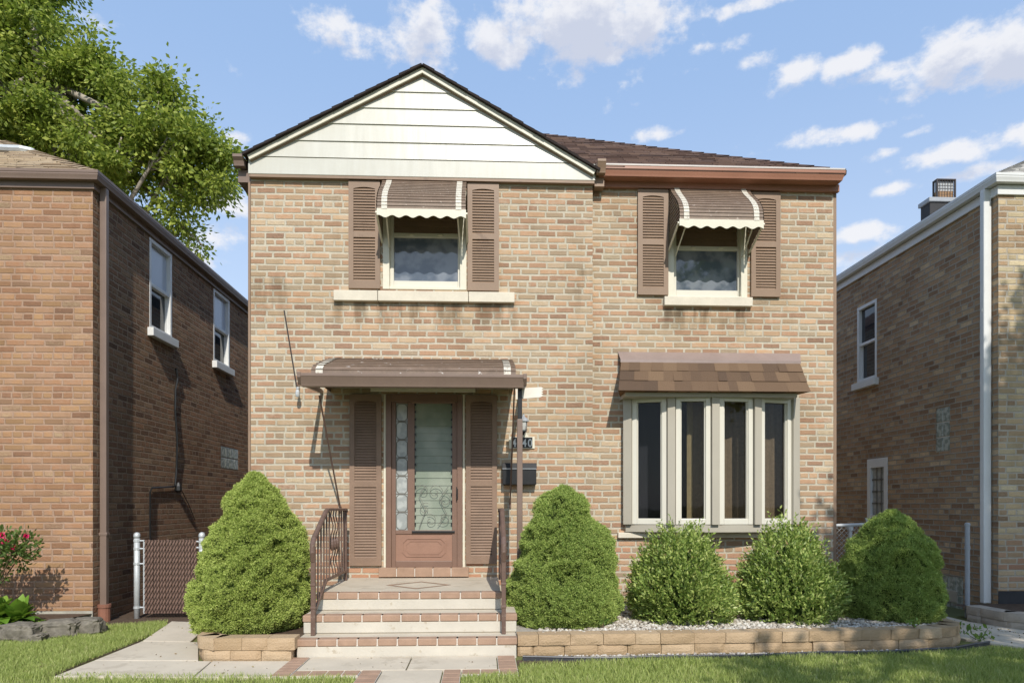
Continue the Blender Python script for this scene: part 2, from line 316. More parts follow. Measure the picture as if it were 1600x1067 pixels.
M['glassside'] = glass_mat('side_glass', (.03, .035, .04), .03, 1.6)
M['glassblind'] = glass_mat('blind_glass', (.50, .55, .62), .2, 1.5)
M['louvre'] = glass_mat('louvre_glass', (.20, .235, .18), .10, 1.36, var=((.28, .31, .245), 2.5))
M['louvreback'] = plain('door_dark', (.06, .065, .055), .6, .5, 4, 0)
M['lead'] = glass_mat('leaded_glass', (.30, .32, .31), .15, 1.4, var=((.42, .44, .42), 14))
M['caming'] = plain('caming', (.17, .165, .145), .5, .1, 10, 0)
M['glassblock'] = glass_mat('glass_block', (.22, .25, .21), .2, 1.5, var=((.42, .44, .38), 16))
M['lampglass'] = glass_mat('lamp_glass', (.5, .5, .48), .05, 1.5)
M['spruce'] = leaf_mat('spruce_needles', [(.08, (0.238, 0.313, 0.070)), (.5, (0.421, 0.508, 0.124)), (.92, (0.594, 0.648, 0.205))], .25, .7, .15)
M['spruce2'] = leaf_mat('spruce_needles_deep', [(.08, (0.194, 0.279, 0.074)), (.5, (0.348, 0.450, 0.114)), (.92, (0.502, 0.570, 0.177))], .25, .7, .15)
M['yew'] = leaf_mat('yew_leaves', [(.1, (0.083, 0.147, 0.035)), (.5, (0.277, 0.378, 0.083)), (.92, (0.590, 0.637, 0.212))], .3, .4, .35)
M['maple'] = leaf_mat('maple_leaves', [(.1, (.09, .135, .022)), (.45, (.24, .31, .048)), (.9, (.50, .54, .11))], .42, .5, .3)
M['roseleaf'] = leaf_mat('rose_leaves', [(.1, (.05, .08, .025)), (.6, (.10, .17, .04)), (.9, (.18, .25, .06))], .3)
M['hosta'] = leaf_mat('hosta_leaves', [(.1, (.07, .16, .02)), (.6, (.16, .30, .03)), (.9, (.28, .42, .06))], .35)
M['grass'] = leaf_mat('grass_blades', [(.1, (0.212, 0.276, 0.069)), (.45, (0.350, 0.424, 0.117)), (.75, (0.477, 0.530, 0.180)), (.95, (0.657, 0.604, 0.339))], .35, .6, .25)
M['weed'] = leaf_mat('weed_leaves', [(.1, (.07, .14, .03)), (.9, (.2, .3, .06))], .3)

# ------------------------------------------------------------------ geometry helpers
def origin(o):
    v = Vector((0, 0, 0))
    while o is not None: v += o.location; o = o.parent
    return v
def tag(o, label=None, cat=None, group=None, kind=None):
    if label: o['label'] = label
    if cat: o['category'] = cat
    if group: o['group'] = group
    if kind: o['kind'] = kind
    return o
def thing(name, label, cat, loc, group=None):
    o = bpy.data.objects.new(name, None); COL.objects.link(o); o.location = loc; o.empty_display_size = .1
    return tag(o, label, cat, group)
def boxuv(me):
    uv = me.uv_layers.new(name='UVMap'); n = len(me.polygons)
    vs = np.empty(len(me.vertices)*3); me.vertices.foreach_get('co', vs); vs = vs.reshape(-1, 3)
    li = np.empty(len(me.loops), int); me.loops.foreach_get('vertex_index', li)
    nr = np.empty(n*3); me.polygons.foreach_get('normal', nr); nr = nr.reshape(-1, 3)
    tot = np.empty(n, int); me.polygons.foreach_get('loop_total', tot); ln = np.repeat(nr, tot, axis=0)
    c = vs[li]; out = np.zeros((len(li), 2))
    a = np.abs(ln); vert = a[:, 2] < .3
    fx = vert & (a[:, 0] > a[:, 1]); fy = vert & ~fx; fz = ~vert
    out[fx] = c[fx][:, [1, 2]]; out[fy] = c[fy][:, [0, 2]]
    # sloped faces: u runs along the horizontal, v up the slope
    sx = fz & (a[:, 0] > a[:, 1]) & (a[:, 2] < .995); sy = fz & ~sx & (a[:, 2] < .995); sz = fz & (a[:, 2] >= .995)
    out[sz] = c[sz][:, [0, 1]]
    out[sy, 0] = c[sy][:, 0]; out[sy, 1] = c[sy][:, 2]/np.sqrt(np.maximum(1e-6, 1-ln[sy][:, 2]**2))
    out[sx, 0] = c[sx][:, 1]; out[sx, 1] = c[sx][:, 2]/np.sqrt(np.maximum(1e-6, 1-ln[sx][:, 2]**2))
    uv.data.foreach_set('uv', out.ravel())
class MB:
    def __init__(s): s.v = []; s.f = []
    def add(s, vs, fs):
        b = len(s.v); s.v += [tuple(q) for q in vs]; s.f += [tuple(b+i for i in f) for f in fs]; return s
    def box(s, x0, x1, y0, y1, z0, z1):
        if x0 > x1: x0, x1 = x1, x0
        if y0 > y1: y0, y1 = y1, y0
        if z0 > z1: z0, z1 = z1, z0
        return s.add([(x0,y0,z0),(x1,y0,z0),(x1,y1,z0),(x0,y1,z0),(x0,y0,z1),(x1,y0,z1),(x1,y1,z1),(x0,y1,z1)],
                     [(0,3,2,1),(4,5,6,7),(0,1,5,4),(1,2,6,5),(2,3,7,6),(3,0,4,7)])
    def obox(s, c, ax, ay, az):               # oriented box from centre and half axes
        c = Vector(c); ax = Vector(ax); ay = Vector(ay); az = Vector(az)
        vs = [c+ax*i+ay*j+az*k for k in (-1, 1) for (i, j) in ((-1,-1),(1,-1),(1,1),(-1,1))]
        return s.add(vs, [(0,3,2,1),(4,5,6,7),(0,1,5,4),(1,2,6,5),(2,3,7,6),(3,0,4,7)])
    def tube(s, pts, rad, n=8, cap=True):
        pts = [Vector(q) for q in pts]; rs = rad if isinstance(rad, (list, tuple)) else [rad]*len(pts)
        rings = []; up = None
        for i, q in enumerate(pts):
            d = (pts[min(i+1, len(pts)-1)]-pts[max(i-1, 0)]).normalized()
            if up is None: up = Vector((0, 0, 1)) if abs(d.z) < .9 else Vector((1, 0, 0))
            a = d.cross(up).normalized(); b = a.cross(d).normalized(); up = b
            rings.append([q+(a*math.cos(2*math.pi*k/n)+b*math.sin(2*math.pi*k/n))*rs[i] for k in range(n)])
        vs = [v for r in rings for v in r]; fs = []
        for i in range(len(rings)-1):
            for k in range(n): fs.append((i*n+k, i*n+(k+1) % n, (i+1)*n+(k+1) % n, (i+1)*n+k))
        if cap: fs.append(tuple(range(n-1, -1, -1))); fs.append(tuple((len(rings)-1)*n+k for k in range(n)))
        return s.add(vs, fs)
    def lathe(s, c, prof, n=14):              # prof: (radius, height)
        c = Vector(c); vs = []; fs = []
        for r, h in prof:
            for k in range(n): vs.append(c+Vector((r*math.cos(2*math.pi*k/n), r*math.sin(2*math.pi*k/n), h)))
        for i in range(len(prof)-1):
            for k in range(n): fs.append((i*n+k, i*n+(k+1) % n, (i+1)*n+(k+1) % n, (i+1)*n+k))
        fs.append(tuple(range(n-1, -1, -1))); fs.append(tuple((len(prof)-1)*n+k for k in range(n)))
        return s.add(vs, fs)
    def prism(s, poly, ext):                  # flat polygon (world points) extruded by a vector
        n = len(poly); ext = Vector(ext); a = [Vector(q) for q in poly]; b = [q+ext for q in a]
        return s.add(a+b, [tuple(range(n-1, -1, -1)), tuple(range(n, 2*n))]+[(i, (i+1) % n, n+(i+1) % n, n+i) for i in range(n)])
    def sweep(s, prof, path, closed_prof=True):   # prof: list of (x,y,z) slices already placed
        n = len(prof[0]); vs = [v for sl in prof for v in sl]; fs = []
        for i in range(len(prof)-1):
            for k in range(n if closed_prof else n-1): fs.append((i*n+k, i*n+(k+1) % n, (i+1)*n+(k+1) % n, (i+1)*n+k))
        if closed_prof: fs.append(tuple(range(n-1, -1, -1))); fs.append(tuple((len(prof)-1)*n+k for k in range(n)))
        return s.add(vs, fs)
    def build(s, name, mat, parent=None, bev=0, smooth=False, seg=2, fixn=True):
        me = bpy.data.meshes.new(name); me.from_pydata(s.v, [], s.f); me.update()
        if fixn:
            import bmesh
            bm = bmesh.new(); bm.from_mesh(me); bmesh.ops.recalc_face_normals(bm, faces=bm.faces); bm.to_mesh(me); bm.free()
        boxuv(me)
        if parent is not None: me.transform(Matrix.Translation(-origin(parent)))
        me.materials.append(M[mat]); o = bpy.data.objects.new(name, me); COL.objects.link(o)
        if parent is not None: o.parent = parent
        if smooth: me.polygons.foreach_set('use_smooth', [True]*len(me.polygons))
        if bev:
            b = o.modifiers.new('bevel', 'BEVEL'); b.width = bev; b.segments = seg; b.limit_method = 'ANGLE'; b.angle_limit = math.radians(40)
        return o
def npmesh(name, V, Fc, mat, parent=None, smooth=False):
    me = bpy.data.meshes.new(name); k = Fc.shape[1]
    me.vertices.add(len(V)); me.vertices.foreach_set('co', np.asarray(V, np.float32).ravel())
    me.loops.add(Fc.size); me.loops.foreach_set('vertex_index', Fc.ravel().astype(np.int32))
    me.polygons.add(len(Fc)); me.polygons.foreach_set('loop_start', np.arange(0, Fc.size, k, dtype=np.int32))
    me.polygons.foreach_set('loop_total', np.full(len(Fc), k, np.int32))
    me.update(calc_edges=True)
    if parent is not None: me.transform(Matrix.Translation(-origin(parent)))
    if smooth: me.polygons.foreach_set('use_smooth', [True]*len(Fc))
    me.materials.append(M[mat]); o = bpy.data.objects.new(name, me); COL.objects.link(o)
    if parent is not None: o.parent = parent
    return o
def unit(a): return a/np.maximum(1e-9, np.linalg.norm(a, axis=1, keepdims=True))
def leaves(C, D, L, W, fold=.0, droop=.0):
    """rhombic leaves: base C, direction D, length L, width W"""
    n = len(C); D = unit(D); S = unit(np.cross(D, R.normal(size=(n, 3)))); U = np.cross(S, D)
    L = np.asarray(L).reshape(-1, 1); W = np.asarray(W).reshape(-1, 1)
    mid = C+D*L*.5+U*L*fold; tip = C+D*L; tip[:, 2] -= (droop*L).ravel()
    V = np.stack([C, mid+S*W*.5, tip, mid-S*W*.5], 1).reshape(-1, 3)
    return V, np.arange(4*n).reshape(-1, 4)
def structure(o): return tag(o, kind='structure')
def wall_holes(mb, o, u, w, nrm, u0, u1, w0, w1, holes, depth):
    """wall sheet in the plane o + a*u + b*w with openings; reveals go in along -nrm"""
    o = Vector(o); u = Vector(u); w = Vector(w); nrm = Vector(nrm)
    us = sorted({u0, u1, *[h[0] for h in holes], *[h[1] for h in holes]}); ws = sorted({w0, w1, *[h[2] for h in holes], *[h[3] for h in holes]})
    us = [q for q in us if u0 <= q <= u1]; ws = [q for q in ws if w0 <= q <= w1]
    P = lambda a, b, d=0: o+u*a+w*b-nrm*d
    for i in range(len(us)-1):
        for j in range(len(ws)-1):
            a, b = (us[i]+us[i+1])/2, (ws[j]+ws[j+1])/2
            if any(h[0] < a < h[1] and h[2] < b < h[3] for h in holes): continue
            mb.add([P(us[i], ws[j]), P(us[i+1], ws[j]), P(us[i+1], ws[j+1]), P(us[i], ws[j+1])], [(0, 1, 2, 3)])
    for h in holes:
        a, b, c, d = h[:4]
        q = [(a, c), (b, c), (b, d), (a, d)]
        for k in range(4):
            e, f = q[k], q[(k+1) % 4]
            mb.add([P(*e), P(*f), P(*f, depth), P(*e, depth)], [(3, 2, 1, 0)])
        mb.add([P(a, c, depth), P(b, c, depth), P(b, d, depth), P(a, d, depth)], [(0, 1, 2, 3)])

# ================================================================== THE BRICK HOUSE
RC = .10                                       # the right part of the front stands back this far
xl, xs, xr = PX(392, 0), PX(926, 0), PX(1302, RC)
house = thing('brick_house', 'tan two-storey brick house with white siding gable, brown awnings and bow window in the middle', 'house', (.7, 0, 0))
ztopL, ztopR = PZ(276, 0, 660), PZ(290, RC, 1110)
def hol(px0, px1, py0, py1, Y): return (PX(px0, Y), PX(px1, Y), PZ(py1, Y), PZ(py0, Y))
hW1 = hol(598, 729, 300, 454, 0); hD = hol(603.5, 722.5, 617, 900, 0)
hW2 = hol(1043, 1167.5, 306, 463, RC); hB = hol(976, 1243, 612, 822, RC)
mb = MB()
wall_holes(mb, (0, 0, 0), (1,0,0), (0,0,1), (0,-1,0), xl, xs, -.3, ztopL, [hW1, hD], .2)
wall_holes(mb, (0, RC, 0), (1,0,0), (0,0,1), (0,-1,0), xs, xr, -.3, ztopR, [hW2, hB], .25)
mb.add([(xs,0,-.3),(xs,RC,-.3),(xs,RC,ztopL),(xs,0,ztopL)], [(0,1,2,3)])
for x, a, b in ((xl, 0, 9.5), (xr, RC, 9.5)): mb.add([(x,a,-.3),(x,b,-.3),(x,b,ztopR),(x,a,ztopR)], [(0,1,2,3)])
mb.add([(xl,9.5,-.3),(xr,9.5,-.3),(xr,9.5,ztopR),(xl,9.5,ztopR)], [(0,1,2,3)])
mb.build('wall', 'brick', house, fixn=False)

# gable: lapped siding boards between the rakes, bottom band, rake trim, shingle edge
gy = -.06
A = at(660, 101, gy-.06); BL = at(386, 238, gy-.06); BRt = at(931, 262, gy-.06)
def rake_x(z, side, inset=0):
    e = BL if side < 0 else BRt
    f = (z-e.z)/(A.z-e.z); return e.x+(A.x-e.x)*f + inset*(1 if side < 0 else -1)
zb = PZ(277.5, gy, 660); z1 = PZ(250.5, gy, 660)
lines = [z1]+[PZ(q, gy, 660) for q in (224.5, 197, 171.5, 145.5, 118)]
mb = MB()
for i, z in enumerate(lines):
    zt = lines[i+1] if i+1 < len(lines) else A.z-.05
    zt2 = zt-.0
    a0, a1 = rake_x(z, -1, .05), rake_x(z, 1, .05); b0, b1 = rake_x(zt2, -1, .05), rake_x(zt2, 1, .05)
    if b1 < b0: b0 = b1 = (b0+b1)/2
    yo, yi = gy-.016, gy-.003
    pts = [(a0, yo, z), (a1, yo, z), (b1, yi, zt), (b0, yi, zt), (a0, gy+.01, z), (a1, gy+.01, z)]
    mb.add(pts, [(0,1,2,3), (4,5,1,0)])
siding = mb.build('gable_siding', 'siding', house)
mb = MB(); mb.box(PX(388, gy), PX(930, gy), gy-.010, .0-.002, zb, z1-.006); mb.build('gable_band', 'siding', house, .006)
mb = MB(); mb.box(PX(388, gy)+.01, PX(930, gy)-.01, gy-.005, -.004, zb-.03, zb-.002); mb.build('gable_drip_trim', 'brown', house)
mb = MB(); w = .052
for e, s in ((BL, -1), (BRt, 1)):
    d = (A-e); d.y = 0; d.normalize(); nrm = Vector((-d.z, 0, d.x)) if s > 0 else Vector((d.z, 0, -d.x))
    if nrm.z > 0: nrm = -nrm
    a = e.copy(); b = A.copy(); a.z -= .03; b.z -= .03
    top = Vector((A.x, 0, A.z-.03-w/abs(nrm.z)))
    lo = a+nrm*w
    poly = [Vector((a.x, gy-.06, a.z)), Vector((b.x, gy-.06, b.z)), Vector((top.x, gy-.06, top.z)), Vector((lo.x, gy-.06, lo.z))]
    mb.prism(poly, (0, .07, 0))
mb.build('rake_trim', 'cream', house)
mb = MB()                                     # a thin dark reveal under the rake trim
for e, s in ((BL, -1), (BRt, 1)):
    d = (A-e); d.y = 0; d.normalize(); nrm = Vector((d.z, 0, -d.x));
    if nrm.z > 0: nrm = -nrm
    a = Vector((e.x, gy-.035, e.z-.03))+nrm*(w); b = Vector((A.x, gy-.035, A.z-.03-w/abs(nrm.z)))
    b2 = Vector((A.x, gy-.035, A.z-.03-(w+.009)/abs(nrm.z)))
    mb.prism([a, b, b2, a+nrm*.009], (0, .02, 0))
mb.build('rake_reveal', 'brown', house)
# gable roof: two slabs running back into the main roof
roof = None
mb = MB(); th = .045
for e in (BL, BRt):
    d = (A-e); d.y = 0; L = d.length; d.normalize(); out = e-d*.04
    n = 16; dy = 5.0
    p0 = Vector((out.x, gy-.10, out.z-.028)); p1 = Vector((A.x, gy-.10, A.z-.028))
    nrm = Vector((d.z, 0, -d.x));
    if nrm.z < 0: nrm = -nrm
    # stepped shingle courses so that the edge shows laps
    for i in range(n):
        q0 = p0.lerp(p1, i/n); q1 = p0.lerp(p1, (i+1)/n)
        t0, t1 = .028, .020
        jit = rnd.uniform(-.006, .006)
        vs = [q0, q1, q1+nrm*t1, q0+nrm*t0]
        vs = [Vector((v.x, v.y+jit, v.z)) for v in vs]
        mb.prism(vs, (0, dy, 0))
mb.build('gable_roof', 'roofedge', house)
# main hip roof
ev = .20; pit = .65; ez = PZ(266, RC-ev, 1200)
x0, x1, y0, y1 = xl-.16, xr+.05, RC-ev, 9.8
XG = PX(931, 0)
def hip(mb, x0, x1, y0, y1, z, pit, jag=True, th=.05):
    h = (x1-x0)/2; xm = (x0+x1)/2
    a = [(x0,y0,z),(x1,y0,z),(x1,y1,z),(x0,y1,z),(xm,y0+h,z+h*pit),(xm,y1-h,z+h*pit)]
    mb.add(a, [(0,1,4),(1,2,5,4),(2,3,5),(3,0,4,5)])
    mb.add([(p[0],p[1],p[2]-th) for p in a[:4]]+a[:4], [(0,1,5,4),(1,2,6,5),(2,3,7,6),(3,0,4,7),(3,2,1,0)])
def courses(mb, x0, x1, y0, y1, z, pit, n, rh=.13, t=.012, clip=None):
    """raised courses of shingles on the front slope and along the hips of a hip roof"""
    k = math.sqrt(1+pit*pit)
    for i in range(n):
        s0 = i*rh/k; s1 = (i+1.06)*rh/k
        x = x0+s0; xe = x1-s0
        if clip and y0+s0 < .06: x = clip
        while x < xe:
            wd = rnd.uniform(.18, .42); xx = min(xe, x+wd); tt = t*rnd.uniform(.6, 1.5); lift = rnd.uniform(-.008, .004)
            mb.add([(x, y0+s0+lift, z+s0*pit+tt), (xx, y0+s0+lift, z+s0*pit+tt), (min(xx, x1-s1), y0+s1, z+s1*pit+.002), (max(x, x0+s1), y0+s1, z+s1*pit+.002),
                    (x, y0+s0+lift, z+s0*pit-.002), (xx, y0+s0+lift, z+s0*pit-.002)], [(0,1,2,3), (4,5,1,0)])
            x = xx
    for i in range(int(n*1.0)):               # hip caps, both corners
        s0 = i*rh*.95; s1 = s0+rh*1.15
        for sx, xa in ((1, x0), (-1, x1)):
            if clip and sx > 0: continue
            p = Vector((xa+sx*s0, y0+s0, z+s0*pit+.018)); q = Vector((xa+sx*s1, y0+s1, z+s1*pit+.008))
            mb.add([p+Vector((0, -.11, -.02)), p+Vector((-sx*.0, 0, .012)), p+Vector((-sx*.11, .0, -.02))] if False else
                   [p+Vector((sx*.12, 0, 0))+Vector((0, 0, -.004)), p+Vector((0, 0, .014)), p+Vector((0, .12, -.004)),
                    q+Vector((sx*.12, 0, -.004)), q+Vector((0, 0, .010)), q+Vector((0, .12, -.004))], [(0,1,4,3),(1,2,5,4),(0,2,1)])
mb = MB(); hh_ = (x1-x0)/2; xm_ = (x0+x1)/2; yk = .06; kz = lambda y: ez+pit*(y-y0)
dk = yk-y0
mb.add([(x0+dk, yk, kz(yk)), (XG, yk, kz(yk)), (XG, y0, ez), (x1, y0, ez), (xm_, y0+hh_, kz(y0+hh_))], [(0,1,2,3,4)])
mb.add([(x0, y1, ez), (xm_, y1-hh_, kz(y0+hh_)), (xm_, y0+hh_, kz(y0+hh_)), (x0+dk, yk, kz(yk)), (x0, yk, ez)], [(0,1,2,3,4)])
mb.add([(x1, y0, ez), (x1, y1, ez), (xm_, y1-hh_, kz(y0+hh_)), (xm_, y0+hh_, kz(y0+hh_)), (x0, y1, ez)], [(0,1,2,3), (1,4,2)])
mb.add([(XG, y0, ez), (x1, y0, ez), (XG, y0, ez-.03), (x1, y0, ez-.03), (x1, y1, ez), (x1, y1, ez-.03)], [(0,2,3,1), (1,3,5,4)])
roof = mb.build('roof', 'roof', house)
mb = MB(); courses(mb, x0, x1, y0, y1, ez, pit, 26, clip=XG); mb.build('shingle_course', 'roof', roof)
# eaves on the right part: drip edge, gutter, fascia, soffit
gz = PZ(263, RC-ev, 1150)
def gutter_prof(zt, d=.115, h=.125):            # (outward, z)
    return [(0, zt-h), (.07, zt-h), (.075, zt-h+.02), (.085, zt-h+.05), (d-.005, zt-.035), (d, zt-.03), (d, zt), (d-.012, zt), (d-.014, zt-.02), (.01, zt-.02), (0, zt)]
def gutter_x(mb, xa, xb, ya, zt, **k):
    pr = gutter_prof(zt, **k); mb.sweep([[(x, ya-o, z) for o, z in pr] for x in (xa, xb)], None)
def gutter_y(mb, ya, yb, xa, s, zt, **k):
    pr = gutter_prof(zt, **k); mb.sweep([[(xa+s*o, y, z) for o, z in pr] for y in (ya, yb)], None)
gx0 = PX(946, RC-ev); yg = RC-ev+.09
mb = MB(); pr = gutter_prof(gz, .095, .105)
gx1 = PX(1321, -.1)-.095
mb.sweep([[(gx0, yg-o, z) for o, z in pr], [(gx1+0+o, yg-o, z) for o, z in pr]], None)
mb.sweep([[(gx1+o, yg-o, z) for o, z in pr], [(gx1+o, 9.7, z) for o, z in pr]], None)
mb.build('gutter', 'gutterred', house)
mb = MB(); mb.box(gx0, gx1+.09, yg-.10, yg+.02, gz+.001, gz+.022); mb.build('drip_edge', 'gutterredin', house, .004)
zf0, zf1 = PZ(296.5, RC-.05, 1150), gz-.105
mb = MB(); mb.box(PX(935, RC), xr+.05, RC-.05, RC-.001, zf0, zf0+.085); mb.build('frieze_board', 'gutterred', house, .006)
mb = MB(); mb.box(PX(932, RC), gx1+.02, yg-.06, RC-.001, max(zf0+.087, zf1-.03), zf1-.003); mb.build('soffit', 'gutterred', house)
# left gutter stub behind the gable, return at the right end of the gable
mb = MB(); gutter_x(mb, PX(370, 0), PX(386, 0), -.02, PZ(250, 0, 380), h=.11); mb.box(PX(372, 0), xl-.002, -.0, .5, PZ(285, 0, 380), PZ(266, 0, 380)); mb.build('gutter_end', 'gutterbrown', house)
mb = MB(); gutter_x(mb, PX(932, -.1), gx0-.003, -.06, PZ(253, -.1, 940), h=.14); mb.box(PX(928, 0), gx0, -.035, RC-.003, PZ(294, 0, 935), PZ(275, 0, 935)); mb.build('gutter_return', 'brown', house, .006)
mb = MB(); mb.box(xl-.032, xl-.004, .0, .05, -.1, PZ(285, 0, 390)); mb.build('corner_trim', 'brown', house, .004)
mb = MB(); mb.box(xr+.002, xr+.045, RC+.01, RC+.06, .05, PZ(300, RC, 1300)); mb.build('corner_trim', 'brown', house, .004)

def shutter(px0, px1, py0, py1, Y, mat, nl=22, rail=.5):
    x0, x1, z0, z1 = PX(px0, Y), PX(px1, Y), PZ(py1, Y, (px0+px1)/2), PZ(py0, Y, (px0+px1)/2)
    mb = MB(); st = (x1-x0)*.155; yb, yf = Y-.006, Y-.038
    mb.box(x0, x0+st, yf, yb, z0, z1); mb.box(x1-st, x1, yf, yb, z0, z1)
    H = z1-z0; zr = z0+H*rail; rb, rt = .085, .07
    mb.box(x0+st, x1-st, yf, yb, z0, z0+rb); mb.box(x0+st, x1-st, yf, yb, zr-.03, zr+.03)
    # arched top rail
    n = 10; arc = []
    for i in range(n+1):
        f = i/n; arc.append((x0+st+(x1-x0-2*st)*f, z1-rt-.018+.018*math.sin(math.pi*f)**.8))
    poly = [Vector((x0+st, yf, z1)), *[Vector((a, yf, b)) for a, b in arc], Vector((x1-st, yf, z1))]
    mb.prism(poly, (0, yb-yf, 0))
    mb.box(x0+st, x1-st, Y-.012, Y-.007, z0+rb, z1-rt+.01)
    for a, b in ((z0+rb, zr-.03), (zr+.03, z1-rt)):
        k = max(4, int(round((b-a)/.0315)))
        for i in range(k):
            z = a+(b-a)*(i+.5)/k; hh = (b-a)/k*.62
            mb.add([(x0+st, Y-.034, z-hh), (x1-st, Y-.034, z-hh), (x1-st, Y-.034, z-hh+.008), (x0+st, Y-.034, z-hh+.008),
                    (x0+st, Y-.013, z+hh), (x1-st, Y-.013, z+hh)], [(0,1,2,3), (3,2,5,4), (0,4,5,1)])
    return mb.build('shutter', mat, house, .0)
for a in ((545.5, 594.5, 285, 452), (730.5, 779.5, 288, 455.5)): shutter(*a, 0, 'brown')
for a in ((995.8, 1043, 298.5, 462), (1172, 1217.5, 303, 465)): shutter(*a, RC, 'brown')
for a in ((547, 596.5, 617, 883), (728, 776.5, 618, 880)): shutter(*a, 0, 'brownfade', rail=.475)

def window(hole, Y, gl, upper, frame_side=.075):
    x0, x1, z0, z1 = hole
    w = MB(); yf = Y-.01
    w.box(x0, x0+frame_side, yf, Y+.13, z0, z1); w.box(x1-frame_side, x1, yf, Y+.13, z0, z1)
    w.box(x0+frame_side, x1-frame_side, yf+.01, Y+.13, z1-.06, z1); w.box(x0+frame_side, x1-frame_side, yf+.002, Y+.13, z0, z0+.035)
    win = w.build('window', 'cream', house, .005)
    gx0, gx1, gz0, gz1 = gl
    s = MB(); t = .028; zi0, zi1 = z0+.035, z1-.06; xi0, xi1 = x0+frame_side, x1-frame_side
    ys = Y+.05
    for a, b, c, d in ((xi0, gx0, zi0, zi1), (gx1, xi1, zi0, zi1), (gx0, gx1, zi0, gz0), (gx0, gx1, gz1, gz1+.045)): s.box(a, b, ys, Y+.12, c, d)
    s.build('sash', 'whitew', win, .004)
    p = MB(); p.box(gx0, gx1, Y+.085, Y+.095, gz0, gz1); p.build('pane', 'glasscurtain', win)
    # closed slats behind the upper half
    b = MB(); zz = gz1+.046; k = 5; hh = (zi1-zz)/k
    for i in range(k):
        b.add([(gx0, Y+.07, zz+hh*i), (gx1, Y+.07, zz+hh*i), (gx1, Y+.085, zz+hh*(i+1)), (gx0, Y+.085, zz+hh*(i+1)), (gx0, Y+.085, zz+hh*i), (gx1, Y+.085, zz+hh*i)], [(0,1,2,3), (4,5,1,0)])
    b.build('blind', 'brownfade', win)
    xm = (gx0+gx1)/2
    for dx in (-.16, .16):
        k = MB(); k.box(xm+dx-.025, xm+dx+.025, Y+.03, Y+.05, gz1+.012, gz1+.03); k.build('latch', 'cream', win, .003)
    return win
w1 = window(hW1, 0, hol(616, 715.5, 374, 442, .085), None)
w2 = window(hW2, RC, hol(1055.5, 1151, 387, 450.5, RC+.085), None)
mb = MB(); zA, zB = PZ(471, -.05, 660), PZ(455, -.05, 660)
for a, b in ((521, 589.5), (590.3, 731.5), (732.3, 804)): mb.box(PX(a, -.06), PX(b, -.06), -.06, .1, zA, zB)
mb.build('sill', 'limestone', w1, .006)
mb = MB(); mb.box(PX(1038.5, RC-.06), PX(1176.5, RC-.06), RC-.06, RC+.1, PZ(477.5, RC-.06, 1110), PZ(463.5, RC-.06, 1110)); mb.build('sill', 'limestone', w2, .006)

def awning(pxa, pxb, pyt, pyb, pyv, Y, pj):
    """window hood: lapped brown slats on a curved profile, cream stripes, scalloped valance, side wings"""
    xa, xb = PX(pxa, Y), PX(pxb, Y); xm = (pxa+pxb)/2
    zt = PZ(pyt, Y-.03, xm); zb_ = PZ(pyb, Y-pj, xm); zv = PZ(pyv, Y-pj, xm)
    H = zt-zb_
    prof = []
    for i in range(15):
        f = i/14
        out = pj*(.05+.95*(math.sin(min(1, f/.88)*math.pi/2)**1.55)) if f < .88 else pj
        prof.append((out, zt-H*f))
    mb = MB()
    for i in range(14):
        (o0, za), (o1, zc) = prof[i], prof[i+1]
        e = .010
        mb.add([(xa, Y-o0-.002, za), (xb, Y-o0-.002, za), (xb, Y-o1-e, zc), (xa, Y-o1-e, zc), (xa, Y-o1, zc), (xb, Y-o1, zc)], [(0,1,2,3), (3,2,5,4)])
    hood = mb.build('awning', 'awningw', house, fixn=False)
    for px_, wd in ((xa+.045, .06), (xb-.105, .06)):
        s = MB()
        for i in range(14):
            (o0, za), (o1, zc) = prof[i], prof[i+1]; e = .016
            s.add([(px_, Y-o0-.010, za), (px_+wd, Y-o0-.010, za), (px_+wd, Y-o1-e, zc), (px_, Y-o1-e, zc), (px_, Y-o1-.004, zc), (px_+wd, Y-o1-.004, zc)], [(0,1,2,3), (3,2,5,4)])
        s.build('stripe', 'creampeel', hood)
    s = MB(); n = 64; top = zb_+.004; sc = 8
    vs = []; fs = []
    for i in range(n+1):
        f = i/n; x = xa-.004+(xb-xa+.008)*f; zl = zv+.010+.013*math.sin(2*math.pi*f*6.5+.8)
        for y in (Y-pj-.012, Y-pj-.004): vs += [(x, y, top), (x, y, zl)]
    for i in range(n):
        b = 4*i
        fs += [(b, b+1, b+5, b+4), (b+2, b+6, b+7, b+3), (b+1, b+3, b+7, b+5), (b, b+4, b+6, b+2)]
    s.add(vs, fs); s.build('valance', 'cream', hood)
    for x, sgn in ((xa, -1), (xb, 1)):         # side wings: narrow stepped slats plus a cream edge
        s = MB(); kk = 14
        for i in range(kk):
            (o0, za), (o1, zc) = prof[i], prof[i+1]
            s.add([(x+sgn*.004, Y-.002, za), (x+sgn*.004, Y-o0-.004, za), (x+sgn*.012, Y-o1-.006, zc), (x+sgn*.012, Y-.002, zc)], [(0,1,2,3)])
        # lower triangular wing reaching back to the wall
        for i in range(7):
            f0, f1 = i/7, (i+1)/7
            s.add([(x+sgn*.004, Y-pj*(1-f0), zb_-(.17)*f0), (x+sgn*.004, Y-.002, zb_-.17*f0), (x+sgn*.012, Y-.002, zb_-.17*f1), (x+sgn*.012, Y-pj*(1-f1), zb_-.17*f1)], [(0,1,2,3)])
        s.build('side_wing', 'awningw', hood)
        s = MB(); s.tube([(x+sgn*.010, Y-pj, zb_-.03), (x+sgn*.010, Y-.004, zb_-.20)], .013, 6); s.build('wing_edge', 'cream', hood)
        s = MB(); s.tube([(x-sgn*.09, Y-pj+.03, zb_-.02), (x-sgn*.07, Y-.015, zb_-.25)], .008, 6); s.build('brace', 'cream', hood)
